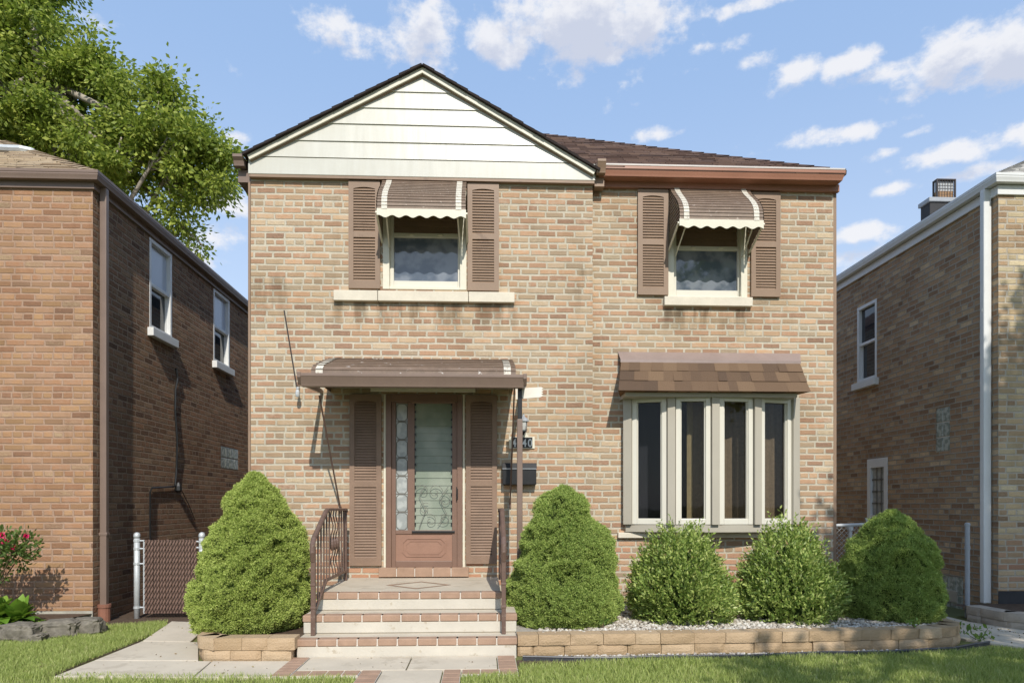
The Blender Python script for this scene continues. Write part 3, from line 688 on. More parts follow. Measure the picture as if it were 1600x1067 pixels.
awning(598.5, 729, 278, 328, 341, 0, .42)
awning(1045.5, 1169, 291, 344, 357, RC, .42)

# door hood with gutter
P_ = .88
xa, xb = PX(486, -P_), PX(806, -P_)
zw, zbk, zg1, zg0 = PZ(560, -.02, 660), PZ(571, -P_, 660), PZ(588, -P_, 640), PZ(603, -P_, 640)
mb = MB(); prof = []
for i in range(7):
    f = i/6; prof.append((P_*.93*f, zw-(zw-zbk)*(.85*f+.15*f*f)))
prof += [(P_, zbk-.055), (P_, zg1-.02)]
for i in range(len(prof)-1):
    (o0, za), (o1, zc) = prof[i], prof[i+1]; e = .007
    mb.add([(xa, -o0, za), (xb, -o0, za), (xb, -o1-e*.7, zc+e), (xa, -o1-e*.7, zc+e), (xa, -o1, zc), (xb, -o1, zc)], [(0,1,2,3), (3,2,5,4)])
for x in (xa, xb): mb.add([(x, 0, zw)]+[(x, -o, z) for o, z in prof]+[(x, 0, zg1-.02)], [tuple(range(len(prof)+2))])
hood = mb.build('awning', 'awning', house, fixn=False)
for x, wd in ((xa+.045, .07), (xb-.12, .07)):
    s = MB()
    for i in range(len(prof)-1):
        (o0, za), (o1, zc) = prof[i], prof[i+1]; e = .012
        s.add([(x, -o0-.003, za+.006), (x+wd, -o0-.003, za+.006), (x+wd, -o1-e, zc+e), (x, -o1-e, zc+e)], [(0,1,2,3)])
    s.build('stripe', 'creampeel', hood)
ga, gb = PX(465, -P_-.06), PX(823, -P_-.06)
mb = MB(); pr = gutter_prof(zg1+.012, d=.105, h=.125)
mb.sweep([[(ga+.03, -P_+.02-o, z) for o, z in pr], [(gb-.03, -P_+.02-o, z) for o, z in pr]], None)
mb.build('gutter', 'gutterbrown', hood, .003)
for x in (ga, gb-.035):                        # gutter ends and side boards running back to the wall
    mb = MB(); mb.prism([(x, -P_-.09, zg1+.02), (x, -P_-.09, zg1-.03), (x, -P_-.04, zg0+.0), (x, -.01, zg0+.06), (x, -.01, zg1-.0)], (.035, 0, 0))
    mb.build('side_board', 'gutterbrown', hood, .004)
mb = MB(); mb.box(PX(579, -.03), PX(743, -.03), -.04, -.002, PZ(612, -.03, 660), PZ(598, -.03, 660)); mb.build('ledger_board', 'cream', hood, .003)
def rod(a, b, r, name='support_rod', mat='iron'):
    s = MB(); s.tube([a, b], r, 8); e = Vector(b); s.obox(e, (.012, 0, 0), (0, .012, 0), (0, 0, .03)); return s.build(name, mat, hood)
rod(at(499, 618, -.80), at(532, 795, -.012), .0095)
rod(at(804, 600, -.80), at(797, 789, -.012), .0085)
mb = MB(); px_ = PX(812, -.80); mb.box(px_-.028, px_+.028, -.83, -.78, -.05, PZ(655, -.8, 812)); mb.build('post', 'gutterbrown', hood, .006)
mb = MB(); mb.box(px_-.020, px_+.024, -.822, -.788, PZ(670, -.8, 812), zg0+.03); mb.build('post_upper', 'black', hood, .004)  # upper length of the post, narrower and coloured black
# white board with a notched end fixed under the hood's right edge
z0, z1 = PZ(624, -.62, 835), PZ(607, -.62, 835); xA, xB = PX(818, -.62), PX(849, -.62)
pts = [Vector((xA-.08, -.62, z0+.0)), Vector((xB-.03, -.62, z0+.025))]
k = 4
for i in range(k):
    f = i/k; z = z0+.03+(z1-z0-.015)*f; pts += [Vector((xB, -.62, z+.012)), Vector((xB-.022, -.62, z+.026))]
pts += [Vector((xB-.0, -.62, z1+.018)), Vector((xA-.08, -.62, z1))]
mb = MB(); mb.prism(pts, (0, .022, 0)); mb.build('notched_board', 'wood', hood)

# front door behind the storm door
def dz(py, Y=0): return PZ(py, Y, 663)
fx0, fx1, fz0, fz1 = hD[0], hD[1], dz(886), hD[3]
mb = MB(); t = .058
mb.box(fx0, fx0+t, -.025, .12, fz0, fz1); mb.box(fx1-t, fx1, -.025, .12, fz0, fz1); mb.box(fx0+t, fx1-t, -.025, .12, fz1-.085, fz1)
ix0, ix1, iz1 = fx0+t, fx1-t, fz1-.085
sgx0, sgx1 = PX(618.5, .01), PX(637, .01); lgx0, lgx1 = PX(648, .01), PX(706.5, .01)
gzt, gzb = dz(630), dz(828)
Yd = .012
for a, b, c, d in ((ix0, sgx0, fz0, iz1), (sgx1, lgx0, gzb, iz1), (lgx1, ix1, fz0, iz1), (sgx0, sgx1, gzt, iz1), (lgx0, lgx1, gzt, iz1), (sgx0, lgx1, dz(834), gzb), (sgx0, lgx1, fz0, dz(876))):
    mb.box(a, b, Yd-.012, Yd+.045, c, d)
door = mb.build('door', 'door', house, .004)
mb = MB(); pz0, pz1 = dz(876), dz(834); mb.box(sgx0, lgx1, Yd, Yd+.03, pz0, pz1)
def ring(mb, pts, w, y0, y1):
    c = sum((Vector(p) for p in pts), Vector())/len(pts); n = len(pts)
    out = [Vector((p[0], y0, p[1])) for p in [(q[0], q[2]) for q in [Vector(p) for p in pts]]]
    inn = [Vector((c.x+(p.x-c.x)*(1-w/abs(pts[0][0]-c.x)), y0, c.z+(p.z-c.z)*(1-w/abs(max(q[2] for q in pts)-c.z)))) for p in out]
    for i in range(n):
        j = (i+1) % n
        a, b, cc, d = out[i], out[j], inn[j], inn[i]
        e = Vector((0, y1-y0, 0)); mb.add([a, b, cc, d, a+e, b+e, cc+e, d+e], [(0,1,2,3),(0,4,5,1),(2,6,7,3)])
cx, cz = (sgx0+lgx1)/2, (pz0+pz1)/2; hw, hh = (lgx1-sgx0)/2-.07, (pz1-pz0)/2-.045
for s_, y in ((1, Yd-.008), (.86, Yd-.006)):
    a, b = hw*s_, hh*(s_ if s_ == 1 else .74); c_ = .05
    ring(mb, [(cx-a, 0, cz-b+c_), (cx-a+c_, 0, cz-b), (cx+a-c_, 0, cz-b), (cx+a, 0, cz-b+c_), (cx+a, 0, cz+b-c_), (cx+a-c_, 0, cz+b), (cx-a+c_, 0, cz+b), (cx-a, 0, cz+b-c_)], .012, y, Yd+.001)
mb.build('kick_panel', 'doorpanel', door)
mb = MB(); mb.box(sgx0, sgx1, Yd+.012, Yd+.02, gzb, gzt); mb.build('sidelight', 'lead', door)
mb = MB(); k = 7; hgt = (gzt-gzb)/k
for i in range(k):
    zc = gzb+hgt*(i+.5); a = (sgx1-sgx0)/2-.006; b = hgt/2-.006; xc = (sgx0+sgx1)/2; c_ = .028
    pts = [(xc-a, zc-b+c_), (xc-a+c_, zc-b), (xc+a-c_, zc-b), (xc+a, zc-b+c_), (xc+a, zc+b-c_), (xc+a-c_, zc+b), (xc-a+c_, zc+b), (xc-a, zc+b-c_)]
    mb.tube([(p[0], Yd+.01, p[1]) for p in pts+[pts[0]]], .0045, 5)
    if i: mb.tube([(sgx0, Yd+.01, gzb+hgt*i), (sgx1, Yd+.01, gzb+hgt*i)], .004, 5)
mb.build('leading', 'caming', door)
mb = MB(); mb.box(lgx0, lgx1, Yd+.05, Yd+.056, gzb, gzt); mb.build('door_panel', 'louvreback', door)
mb = MB(); k = 17; hgt = (gzt-gzb)/k
for i in range(k):
    z = gzb+hgt*i; mb.add([(lgx0, Yd+.014, z), (lgx1, Yd+.014, z), (lgx1, Yd+.022, z+hgt*1.02), (lgx0, Yd+.022, z+hgt*1.02), (lgx0, Yd+.018, z-.001), (lgx1, Yd+.018, z-.001), (lgx1, Yd+.026, z+hgt*1.02), (lgx0, Yd+.026, z+hgt*1.02)],
                                   [(0,1,2,3),(4,7,6,5),(0,4,5,1),(2,6,7,3)])
mb.build('louvre_glass', 'louvre', door)
for i in range(k):
    z = gzb+hgt*(i+.85)
    for x in (lgx0+.006, lgx1-.006):
        mb = MB(); mb.box(x-.008, x+.008, Yd-.012, Yd+.004, z-.013, z+.011); mb.build('louvre_clip', 'black', door)
mb = MB(); mb.box(lgx0-.035, lgx1+.035, Yd-.03, Yd-.002, gzt, gzt+.03); mb.build('louvre_rail', 'door', door, .006)
mb = MB(); mb.box(lgx0-.03, lgx1+.03, Yd-.03, Yd-.0125, gzb-.03, gzb-.006); mb.build('louvre_sill', 'black', door, .003)
# scrolled grille in the lower part of the glass
mb = MB(); yy = Yd-.026
def scroll(c, r, turns, a0, s=1):
    pts = []
    for i in range(28):
        f = i/27; a = a0+s*turns*2*math.pi*f; rr = r*(1-.85*f); pts.append((c[0]+rr*math.cos(a), yy, c[1]+rr*math.sin(a)))
    mb.tube(pts, .0030, 5)
LW = lgx1-lgx0; Lz = gzb+.03
for (u, v, r, tn, a0, s) in ((.22, .82, .08, 1.2, 3.4, -1), (.55, .80, .085, 1.25, 0, 1), (.80, .62, .08, 1.2, 2, -1), (.28, .42, .07, 1.2, 1, 1), (.78, .22, .075, 1.2, 4, 1), (.42, .16, .075, 1.1, 2, -1)):
    scroll((lgx0+u*LW, Lz+v*.50), r, tn, a0, s)
mb.tube([(lgx0+LW*.12, yy, Lz), (lgx0+LW*.3, yy, Lz+.2), (lgx0+LW*.12, yy, Lz+.36), (lgx0+LW*.3, yy, Lz+.47)], .0036, 5)
mb.tube([(lgx0+LW*.62, yy, Lz+.02), (lgx0+LW*.85, yy, Lz+.16), (lgx0+LW*.66, yy, Lz+.32), (lgx0+LW*.9, yy, Lz+.46)], .0036, 5)
mb.build('grille', 'caming', door)
mb = MB(); hx = PX(714.5, -.03); z0, z1 = dz(781), dz(762)
mb.box(hx-.012, hx+.012, -.014, -.0, z0-.01, z1+.012); mb.tube([(hx, -.012, z1-.01), (hx, -.05, z1-.02), (hx, -.05, z0+.02), (hx, -.012, z0+.01)], .008, 8); mb.build('handle', 'black', door)
for a_, b_ in ((fx0-.028, fx0-.003), (fx1+.003, fx1+.028)):
    mb = MB(); mb.box(a_, b_, -.012, .02, dz(888), fz1); mb.build('door_casing', 'cream', house, .004)
mb = MB(); k = 5; a, b = PX(591, -.07), PX(733, -.07)
mb.box(a+.004, b-.004, -.066, .09, PZ(900.5, -.07, 660), PZ(888, -.07, 660)); thr = mb.build('threshold', 'joint', house)
mb = MB()
for i in range(k): mb.box(a+(b-a)*i/k+.004, a+(b-a)*(i+1)/k-.004, -.074, .085, PZ(901, -.07, 660), PZ(886.5, -.07, 660))
mb.build('threshold_brick', 'pavebrick', thr, .006)

# bow window
bw0, bw1, bz0, bz1 = hB
nP = 4; bow = .20
def bowpt(f):
    x = bw0+(bw1-bw0)*f; return Vector((x, RC-.03-bow*(1-(2*f-1)**2), 0))
mb = MB()
seat = [bowpt(i/16) for i in range(17)]
poly = [Vector((p.x, p.y-.02, bz0-.065)) for p in seat]+[Vector((bw1, RC+.1, bz0-.065)), Vector((bw0, RC+.1, bz0-.065))]
mb.prism(poly, (0, 0, .085)); poly2 = [Vector((p.x, p.y+.0, bz1-.06)) for p in seat]+[Vector((bw1, RC+.1, bz1-.06)), Vector((bw0, RC+.1, bz1-.06))]
mb.prism(poly2, (0, 0, .12))
posts = [0, .265, .5, .735, 1]
posts = [(PX(p, RC-.03-q)-bw0)/(bw1-bw0) for p, q in ((981, 0), (1048.5, .15), (1116, .2), (1180, .15), (1237.5, 0))]
for i, f in enumerate(posts):
    p = bowpt(f); a = bowpt(max(0, f-.02)); b = bowpt(min(1, f+.02)); d = (b-a).normalized(); nrm = Vector((d.y, -d.x, 0))
    hw_ = .043 if 0 < i < 4 else .048
    c = p+Vector((0, 0, (bz0+bz1)/2-.020)); mb.obox(c+nrm*.012, d*hw_, nrm*.05, (0, 0, (bz1-bz0)/2-.041))
mb.box(bw0-.001, bw0+.06, RC-.035, RC+.1, bz0, bz1-.062)
mb.box(bw1-.06, bw1+.001, RC-.035, RC+.1, bz0, bz1-.062)
bay = mb.build('bow_window', 'taupe', house, .005)
for i in range(4):
    a = bowpt(posts[i]); b = bowpt(posts[i+1]); d = (b-a); L = d.length; d.normalize(); nrm = Vector((d.y, -d.x, 0))
    a = a+d*.045; b = b-d*.045; L = (b-a).length
    z0, z1 = bz0+.023, bz1-.068
    fr = MB(); t = .056
    def seg(u0, u1, za, zb2, y0, y1, mbx):
        c = a+d*((u0+u1)/2)+nrm*((y0+y1)/2)+Vector((0, 0, (za+zb2)/2)); mbx.obox(c, d*((u1-u0)/2), nrm*((y1-y0)/2), (0, 0, (zb2-za)/2))
    seg(.002, t, z0, z1, -.02, .035, fr); seg(L-t, L-.002, z0, z1, -.02, .035, fr)
    seg(t, L-t, z0, z0+.068, -.02, .035, fr); seg(t, L-t, z1-.06, z1, -.02, .035, fr)
    for u0, u1, za, zb2 in ((t, t+.014, z0+.068, z1-.06), (L-t-.014, L-t, z0+.068, z1-.06)): seg(u0, u1, za, zb2, -.02, .018, fr)
    fr.build('sash', 'whitew', bay, .005)
    g_ = MB(); seg(t+.013, L-t-.013, z0+.067, z1-.059, -.014, -.006, g_); g_.build('pane', 'clear', bay)
mb = MB(); mb.box(PX(966, RC-.05), PX(1222, RC-.05), RC-.055, RC+.05, PZ(840, RC-.05, 1100), PZ(831.5, RC-.05, 1100)); mb.build('sill', 'limestone', bay, .006)
rb_ = MB(); rb_.box(bw0+.002, bw1-.002, RC+.235, RC+.245, bz0, bz1); rb_.build('dark_interior', 'room', bay)
def drape(x0, x1, y, name, mat):
    d_ = MB(); n_ = int((x1-x0)/.02); vs = []
    for i in range(n_+1):
        x = x0+(x1-x0)*i/n_; yy_ = y+.007*math.sin(x*62)+.006*math.sin(x*23); vs += [(x, yy_, bz0+.02), (x, yy_, bz1-.05)]
    d_.add(vs, [(2*i, 2*i+2, 2*i+3, 2*i+1) for i in range(n_)]); return d_.build(name, mat, bay, fixn=False)
drape(PX(1079, RC+.1), PX(1240, RC+.1), RC+.13, 'curtain', 'drape'); drape(PX(1073, RC+.1), PX(1083, RC+.1), RC+.10, 'curtain_edge', 'drapeedge')
# mansard over the bow window
pj = .42; yb_ = RC
t0, t1 = PX(970.5, yb_-.09), PX(1249, yb_-.09); b0, b1 = PX(966, yb_-pj), PX(1266, yb_-pj)
zt, zb_ = PZ(565, yb_-.09, 1110), PZ(611, yb_-pj, 1110)
sl = MB(); rows = 3
for i in range(rows):
    f0, f1 = i/rows, (i+1)/rows
    def pt(f, xside, off=0):
        x = (t0+(b0-t0)*f) if xside == 0 else (t1+(b1-t1)*f)
        return Vector((x, yb_-.09-(pj-.09)*f-off, zt+(zb_-zt)*f))
    u = 0
    while u < 1:
        wd = rnd.uniform(.045, .095); v = min(1, u+wd); off = rnd.choice((.006, .012, .016))
        p = [pt(f0, 0, .003).lerp(pt(f0, 1, .003), u), pt(f0, 0, .003).lerp(pt(f0, 1, .003), v), pt(f1, 0, off).lerp(pt(f1, 1, off), v), pt(f1, 0, off).lerp(pt(f1, 1, off), u)]
        q = [pt(f1, 0, 0).lerp(pt(f1, 1, 0), v), pt(f1, 0, 0).lerp(pt(f1, 1, 0), u)]
        sl.add(p+q, [(3,2,1,0), (5,4,2,3)]); u = v
M['bayshingle2'] = island_mat('bay_shingle_tabs', [(.15, (.095, .063, .043)), (.4, (.135, .087, .055)), (.6, (.155, .10, .062)), (.9, (.18, .118, .072))], .95, .6)
mb = MB()
mb.add([(t0, yb_-.088, zt), (t1, yb_-.088, zt), (b1, yb_-pj+.002, zb_), (b0, yb_-pj+.002, zb_), (t0, yb_, zt), (t1, yb_, zt), (b1-.1, yb_, zb_), (b0+.1, yb_, zb_)], [(0,1,2,3),(0,3,7,4),(1,5,6,2),(3,2,6,7),(0,4,5,1)])
hoodb = mb.build('bow_roof', 'bayshingle', house); sl.build('shingle', 'bayshingle2', hoodb)
mb = MB(); mb.add([(PX(968, yb_-.0)-.02, yb_-.001, PZ(551, yb_, 1110)), (PX(1250, yb_)+.0, yb_-.001, PZ(551, yb_, 1110)), (t1+.01, yb_-.11, zt+.012), (t0-.01, yb_-.11, zt+.012), (t1+.01, yb_-.11, zt-.02), (t0-.01, yb_-.11, zt-.02)], [(0,3,2,1),(3,5,4,2)])
mb.build('flashing', 'flash', hoodb)
mb = MB(); mb.box(b0+.1, b1-.1, yb_-pj+.10, yb_-.002, zb_-.045, zb_-.003); mb.build('bow_soffit', 'taupe', hoodb)

# ================================================================== FRONT STEPS
steps = thing('front_steps', 'pale concrete front steps with red brick nosings leading to the porch', 'steps', (-.65, -1.2, 0))
RZ = .161
S = [(PX(463.5, -1.88), PX(807, -1.88), -1.88), (PX(474, -1.62), PX(807, -1.62), -1.62), (-1.53, .165, -1.34)]
ybk = -.003
for i, (a, b, y) in enumerate(S):
    mb = MB(); mb.box(a, b, y, ybk, -.1 if i == 0 else RZ*i+.0005, RZ*(i+1)-.062)
    # inner core below the nosing
    mb.box(a+.012, b-.012, y+.012, ybk-.001, RZ*(i+1)-.0625, RZ*(i+1)-.004)
    st = mb.build('step' if i < 2 else 'porch', 'concretew', steps, .008)
    nb = 11 if i == 0 else (11 if i == 1 else 9)
    m2 = MB()
    for k in range(nb):
        u0 = a+(b-a)*k/nb+.004; u1 = a+(b-a)*(k+1)/nb-.004
        if k == 0: u0 = a-.006
        if k == nb-1: u1 = b+.006
        m2.box(u0, u1, y-.010, y+.098, RZ*(i+1)-.060, RZ*(i+1))
    m2.build('nosing_brick', 'pavebrick', st, .010, seg=3)
    m3 = MB(); m3.box(a+.004, b-.004, y-.002, y+.096, RZ*(i+1)-.0605, RZ*(i+1)-.004); m3.build('mortar', 'joint', st)
    m4 = MB(); m4.box(a+.001, b-.001, y+.1, ybk-.001, RZ*(i+1)-.0615, RZ*(i+1)-.002); m4.build('tread', 'concrete', st)
zt = RZ*3
mb = MB(); c = Vector((PX(652, -.9), -.75, zt+.001)); out = [Vector((-.33, 0, 0)), Vector((0, -.32, 0)), Vector((.33, 0, 0)), Vector((0, .32, 0))]
for i in range(4):
    p, q = c+out[i], c+out[(i+1) % 4]; p2, q2 = c+out[i]*.82, c+out[(i+1) % 4]*.82
    mb.add([p, q, q2, p2], [(0,1,2,3)])
mb.build('inlay', 'pavebrick', steps)

def handrail(px_bot, label, xo):
    ft = gnd(px_bot, 989, RZ); ft.y = -1.70; x = xo
    t = thing('handrail', label, 'handrail', (x, -1.70, RZ), 'iron handrails beside the front steps')
    yb2, yt, yw = -1.70, -1.22, -.30
    ztop0, ztop1 = .98, 1.20
    mb = MB(); mb.box(x-.019, x+.019, yb2-.019, yb2+.019, RZ, .93); mb.build('post', 'iron', t, .004)
    path = [(x, yb2-.012, .80), (x, yb2-.035, .88), (x, yb2-.03, .95), (x, yb2+.01, 1.0), (x, yt, 1.235), (x, yt+.06, 1.25), (x, yw, 1.245), (x, yw+.02, 1.22)]
    sl = []
    for i, p in enumerate(path):
        p = Vector(p); d = (Vector(path[min(i+1, len(path)-1)])-Vector(path[max(i-1, 0)])).normalized(); n = Vector((0, -d.z, d.y)); sd = Vector((1, 0, 0))
        sl.append([p+sd*a*.021+n*b*.013 for a, b in ((-1,-1),(1,-1),(1,.4),(.5,1),(-.5,1),(-1,.4))])
    mb = MB(); mb.sweep(sl, None); mb.build('top_rail', 'iron', t)
    mb = MB(); mb.obox(Vector((x, (yb2+yt)/2, (.33+.58)/2)), (.012, 0, 0), (0, (yt-yb2)/2, .125), (0, 0, .012)); mb.obox(Vector((x, (yt+yw)/2, .585)), (.012, 0, 0), (0, (yw-yt)/2, 0), (0, 0, .012)); mb.build('bottom_rail', 'iron', t)
    n = 12
    for i in range(1, n+1):
        y = yb2+.06+(yw-yb2-.06)*i/n
        zr = 1.0+(1.235-1.0)*min(1, (y-yb2)/(yt-yb2)); zl = .33+(.58-.33)*min(1, (y-yb2)/(yt-yb2))
        mb = MB()
        if i in (6, 7, 8):
            zm = (zr+zl)/2; pts = [(x+.012*math.sin(k*1.3), y+.012*math.cos(k*1.3), zl+(zr-zl)*k/14) for k in range(15)]; mb.tube(pts, .007, 5)
            mb.lathe((x, y, zm-.06), [(.007, 0), (.022, .03), (.026, .06), (.022, .09), (.007, .12)], 8)
        else: mb.box(x-.007, x+.007, y-.007, y+.007, zl, zr)
        mb.build('baluster', 'iron', t)
    mb = MB(); mb.box(x-.014, x+.014, yw-.014, yw+.014, zt, 1.235); mb.build('end_post', 'iron', t, .003)
    for zc_ in (.60, .40):
        mb = MB(); mb.obox((x, -1.70, zc_), (.023, 0, 0), (0, .023, 0), (0, 0, .011)); mb.build('collar', 'iron', t, .003)
handrail(490, 'rusty brown iron handrail beside the large spruce left of the steps', PX(489.5, -1.70))
handrail(787, 'brown iron handrail seen edge-on by the mailbox side of the steps', PX(787, -1.70))

# ================================================================== small things on the front
mbx = thing('mailbox', 'black metal wall mailbox under the house number plaque', 'mailbox', (PX(811, -.1), -.06, PZ(740, -.1, 811)))
x0, x1, z0, z1 = PX(785, -.1), PX(838, -.1), PZ(757, -.1, 811), PZ(723, -.1, 811)
mb = MB(); mb.box(x0, x1, -.115, -.003, z0, z1-.06); mb.build('body', 'black', mbx, .006)
mb = MB(); mb.prism([(x0-.004, -.003, z1), (x0-.004, -.09, z1), (x0-.004, -.125, z1-.062), (x0-.004, -.003, z1-.058)], (x1-x0+.008, 0, 0)); mb.build('lid', 'black', mbx, .003)
mb = MB(); mb.box(x0, x1, -.128, -.1255, z1-.070, z1-.063); mb.build('lid_edge', 'chrome', mbx)
plq = thing('house_number', 'black number plaque with white digits in a pale frame', 'house number', (PX(816, 0), -.01, PZ(691, 0, 811)))
x0, x1, z0, z1 = PX(795.5, -.02), PX(835.5, -.02), PZ(700.5, -.02, 811), PZ(682, -.02, 811)
mb = MB(); mb.box(x0, x1, -.016, -.003, z0, z1); xm = PX(820.5, -.02)
mb.prism([(xm-.04, -.014, z1), (xm+.04, -.014, z1), (xm+.012, -.014, z1+.05), (xm-.012, -.014, z1+.05)], (0, .01, 0)); mb.build('frame', 'cream', plq, .002)
mb = MB(); mb.box(x0+.03, x1-.026, -.021, -.0165, z0+.008, z1-.008); mb.build('plate', 'black', plq)
def digit(ch, pxc):
    cu = bpy.data.curves.new('digit', 'FONT'); cu.body = ch; cu.size = .125; cu.align_x = 'CENTER'; cu.extrude = .002; cu.offset = .002
    o = bpy.data.objects.new('digit', cu); COL.objects.link(o)
    dg = bpy.context.evaluated_depsgraph_get(); me = bpy.data.meshes.new_from_object(o.evaluated_get(dg)); bpy.data.objects.remove(o)
    me.transform(Matrix.Translation(Vector((PX(pxc, -.025), -.024, z0+.020))-origin(plq)) @ Matrix.Rotation(math.radians(90), 4, 'X') @ Matrix.Scale(.82, 4, (1, 0, 0)))
    me.materials.clear(); me.materials.append(M['white']); o = bpy.data.objects.new('digit', me); COL.objects.link(o); o.parent = plq
for ch, p in (('4', 803.3), ('4', 819.3), ('0', 828.2)): digit(ch, p)
lan = thing('wall_lantern', 'small dark carriage lantern on the wall above the number plaque', 'lantern', (PX(818, -.1), -.09, PZ(665, -.1, 818)))
c = Vector((PX(818, -.1), -.1, PZ(674, -.1, 818)))
mb = MB(); mb.lathe(c+Vector((0, 0, .11)), [(.062, 0), (.058, .012), (.045, .035), (.02, .052), (.012, .07), (.006, .085)], 12); mb.build('cap', 'pipe', lan, smooth=False)
mb = MB(); mb.lathe(c, [(.028, 0), (.042, .06), (.046, .11)], 10); mb.build('lamp_glass', 'lampglass', lan)
mb = MB(); mb.lathe(c+Vector((0, 0, -.04)), [(.008, 0), (.012, .015), (.03, .035), (.031, .042)], 10); mb.box(c.x-.025, c.x+.025, -.018, -.002, c.z, c.z+.14); mb.tube([c+Vector((0, .09, .10)), c+Vector((0, .05, .2)), c+Vector((0, 0, .195))], .007, 6)
for k in range(4):
    a = math.pi/4+k*math.pi/2; mb.tube([c+Vector((.03*math.cos(a), .03*math.sin(a), 0)), c+Vector((.048*math.cos(a), .048*math.sin(a), .11))], .004, 5)
mb.build('bracket', 'black', lan)
# slanting thin rod with a clamp, beside the door hood
rodt = thing('thin_rod', 'thin dark rod leaning beside the left end of the door hood', 'rod', at(464, 600, -.1))
mb = MB(); mb.tube([at(444, 485, -.02), at(463.5, 603, -.10)], .0075, 6); mb.build('rod', 'bronze', rodt)
mb = MB(); mb.tube([at(466, 582, -.12), at(465.5, 612, -.12)], .005, 6); cc = at(465, 616, -.12)
mb.build('hook', 'bronze', rodt)
mb = MB(); mb.lathe(cc-Vector((0, 0, .03)), [(.018, 0), (.024, .02), (.024, .055), (.014, .08), (.018, .095), (.01, .11)], 9); mb.build('clamp', 'galv', rodt, .002)

# ================================================================== NEIGHBOUR ON THE LEFT
XL = PX(145, 0); ZE = PZ(296, 0, 120); ov = .03; gzl = PZ(265, -.11, 120)
ln = thing('neighbor_house', 'orange-brown brick house at left edge with brown gutters and tan roof', 'house', (XL-3, 0, 0), 'neighbouring brick houses')
mb = MB(); mb.add([(XL-7.5, 0, .13), (XL, 0, .13), (XL, 0, gzl-.08), (XL-7.5, 0, gzl-.08)], [(0,1,2,3)]); mb.build('front_wall', 'brick_left', ln, fixn=False)
mb = MB(); mb.box(XL-7.5, XL+.004, -.012, .0, -.2, .128); mb.build('foundation', 'foundation', ln, .01)
def yz(px, py, X): p = atx(px, py, X); return p.y, p.z
def side_hole(pa, pb, ta, ba, X):
    """near column pa (top ta, bottom ba), far column pb"""
    y0, _ = yz(pa, HY, X); y1, _ = yz(pb, HY, X); _, zt = yz(pa, ta, X); _, zb = yz(pa, ba, X)
    return (min(y0, y1), max(y0, y1), zb, zt)
hL = [side_hole(233.5, 268.5, 370, 512, XL), side_hole(333.5, 358.5, 449.5, 564, XL), side_hole(345, 372.5, 696, 731, XL)]
mb = MB(); wall_holes(mb, (XL, 0, 0), (0,1,0), (0,0,1), (1,0,0), 0, 13, -.2, gzl-.08, hL, .12); mb.build('side_wall', 'brick_left_side', ln, fixn=False)
mb = MB(); mb.add([(XL-7.5, 0, -.2), (XL-7.5, 13, -.2), (XL-7.5, 13, ZE), (XL-7.5, 0, ZE)], [(0,1,2,3)]); mb.add([(XL, 13, -.2), (XL-7.5, 13, -.2), (XL-7.5, 13, ZE), (XL, 13, ZE)], [(0,1,2,3)]); mb.build('rear_wall', 'brick_left', ln, fixn=False)
def side_window(hole, X, s, parent, wood, pane_u, pane_l, sill='white'):
    y0, y1, z0, z1 = hole; f = .05
    def bx(mb, a, b, c, d, o0, o1): mb.box(X+s*o0, X+s*o1, a, b, c, d)
    mb = MB(); bx(mb, y0, y0+f, z0, z1, -.09, .004); bx(mb, y1-f, y1, z0, z1, -.09, .004); bx(mb, y0+f, y1-f, z1-f, z1, -.09, .004); bx(mb, y0+f, y1-f, z0, z0+f, -.09, .004)
    zm = (z0+z1)/2; bx(mb, y0+f, y1-f, zm-.022, zm+.022, -.075, -.01)
    w = mb.build('window', wood, parent, .004)
    mb = MB(); bx(mb, y0+f, y1-f, zm+.022, z1-f, -.06, -.05); mb.build('pane', pane_u, w)
    mb = MB(); bx(mb, y0+f+.02, y1-f-.02, z0+f+.02, zm-.022, -.075, -.065); mb.build('pane', pane_l, w)
    mb = MB(); bx(mb, y0+f, y0+f+.02, z0+f, zm-.022, -.08, -.05); bx(mb, y1-f-.02, y1-f, z0+f, zm-.022, -.08, -.05); bx(mb, y0+f+.02, y1-f-.02, z0+f, z0+f+.02, -.08, -.05); mb.build('sash', wood, w)
    mb = MB(); bx(mb, y0-.05, y1+.05, z0-.11, z0-.002, -.05, .075); mb.build('sill', sill, w, .006)
    return w
side_window(hL[0], XL, 1, ln, 'white', 'glassblind', 'glassside'); side_window(hL[1], XL, 1, ln, 'white', 'glassblind', 'glassside')
def glass_blocks(hole, X, s, parent, ny, nz_):
    y0, y1, z0, z1 = hole; mb = MB()
    for i in range(ny):
        for k in range(nz_):
            mb.box(X-s*.03, X-s*.002, y0+(y1-y0)*i/ny+.008, y0+(y1-y0)*(i+1)/ny-.008, z0+(z1-z0)*k/nz_+.008, z0+(z1-z0)*(k+1)/nz_-.008)
    o = mb.build('glass_block_window', 'glassblock', parent, .006)
    mb = MB(); mb.box(X-s*.028, X-s*.012, y0, y1, z0, z1); mb.build('grout', 'joint', o)
glass_blocks(hL[2], XL, 1, ln, 4, 2)
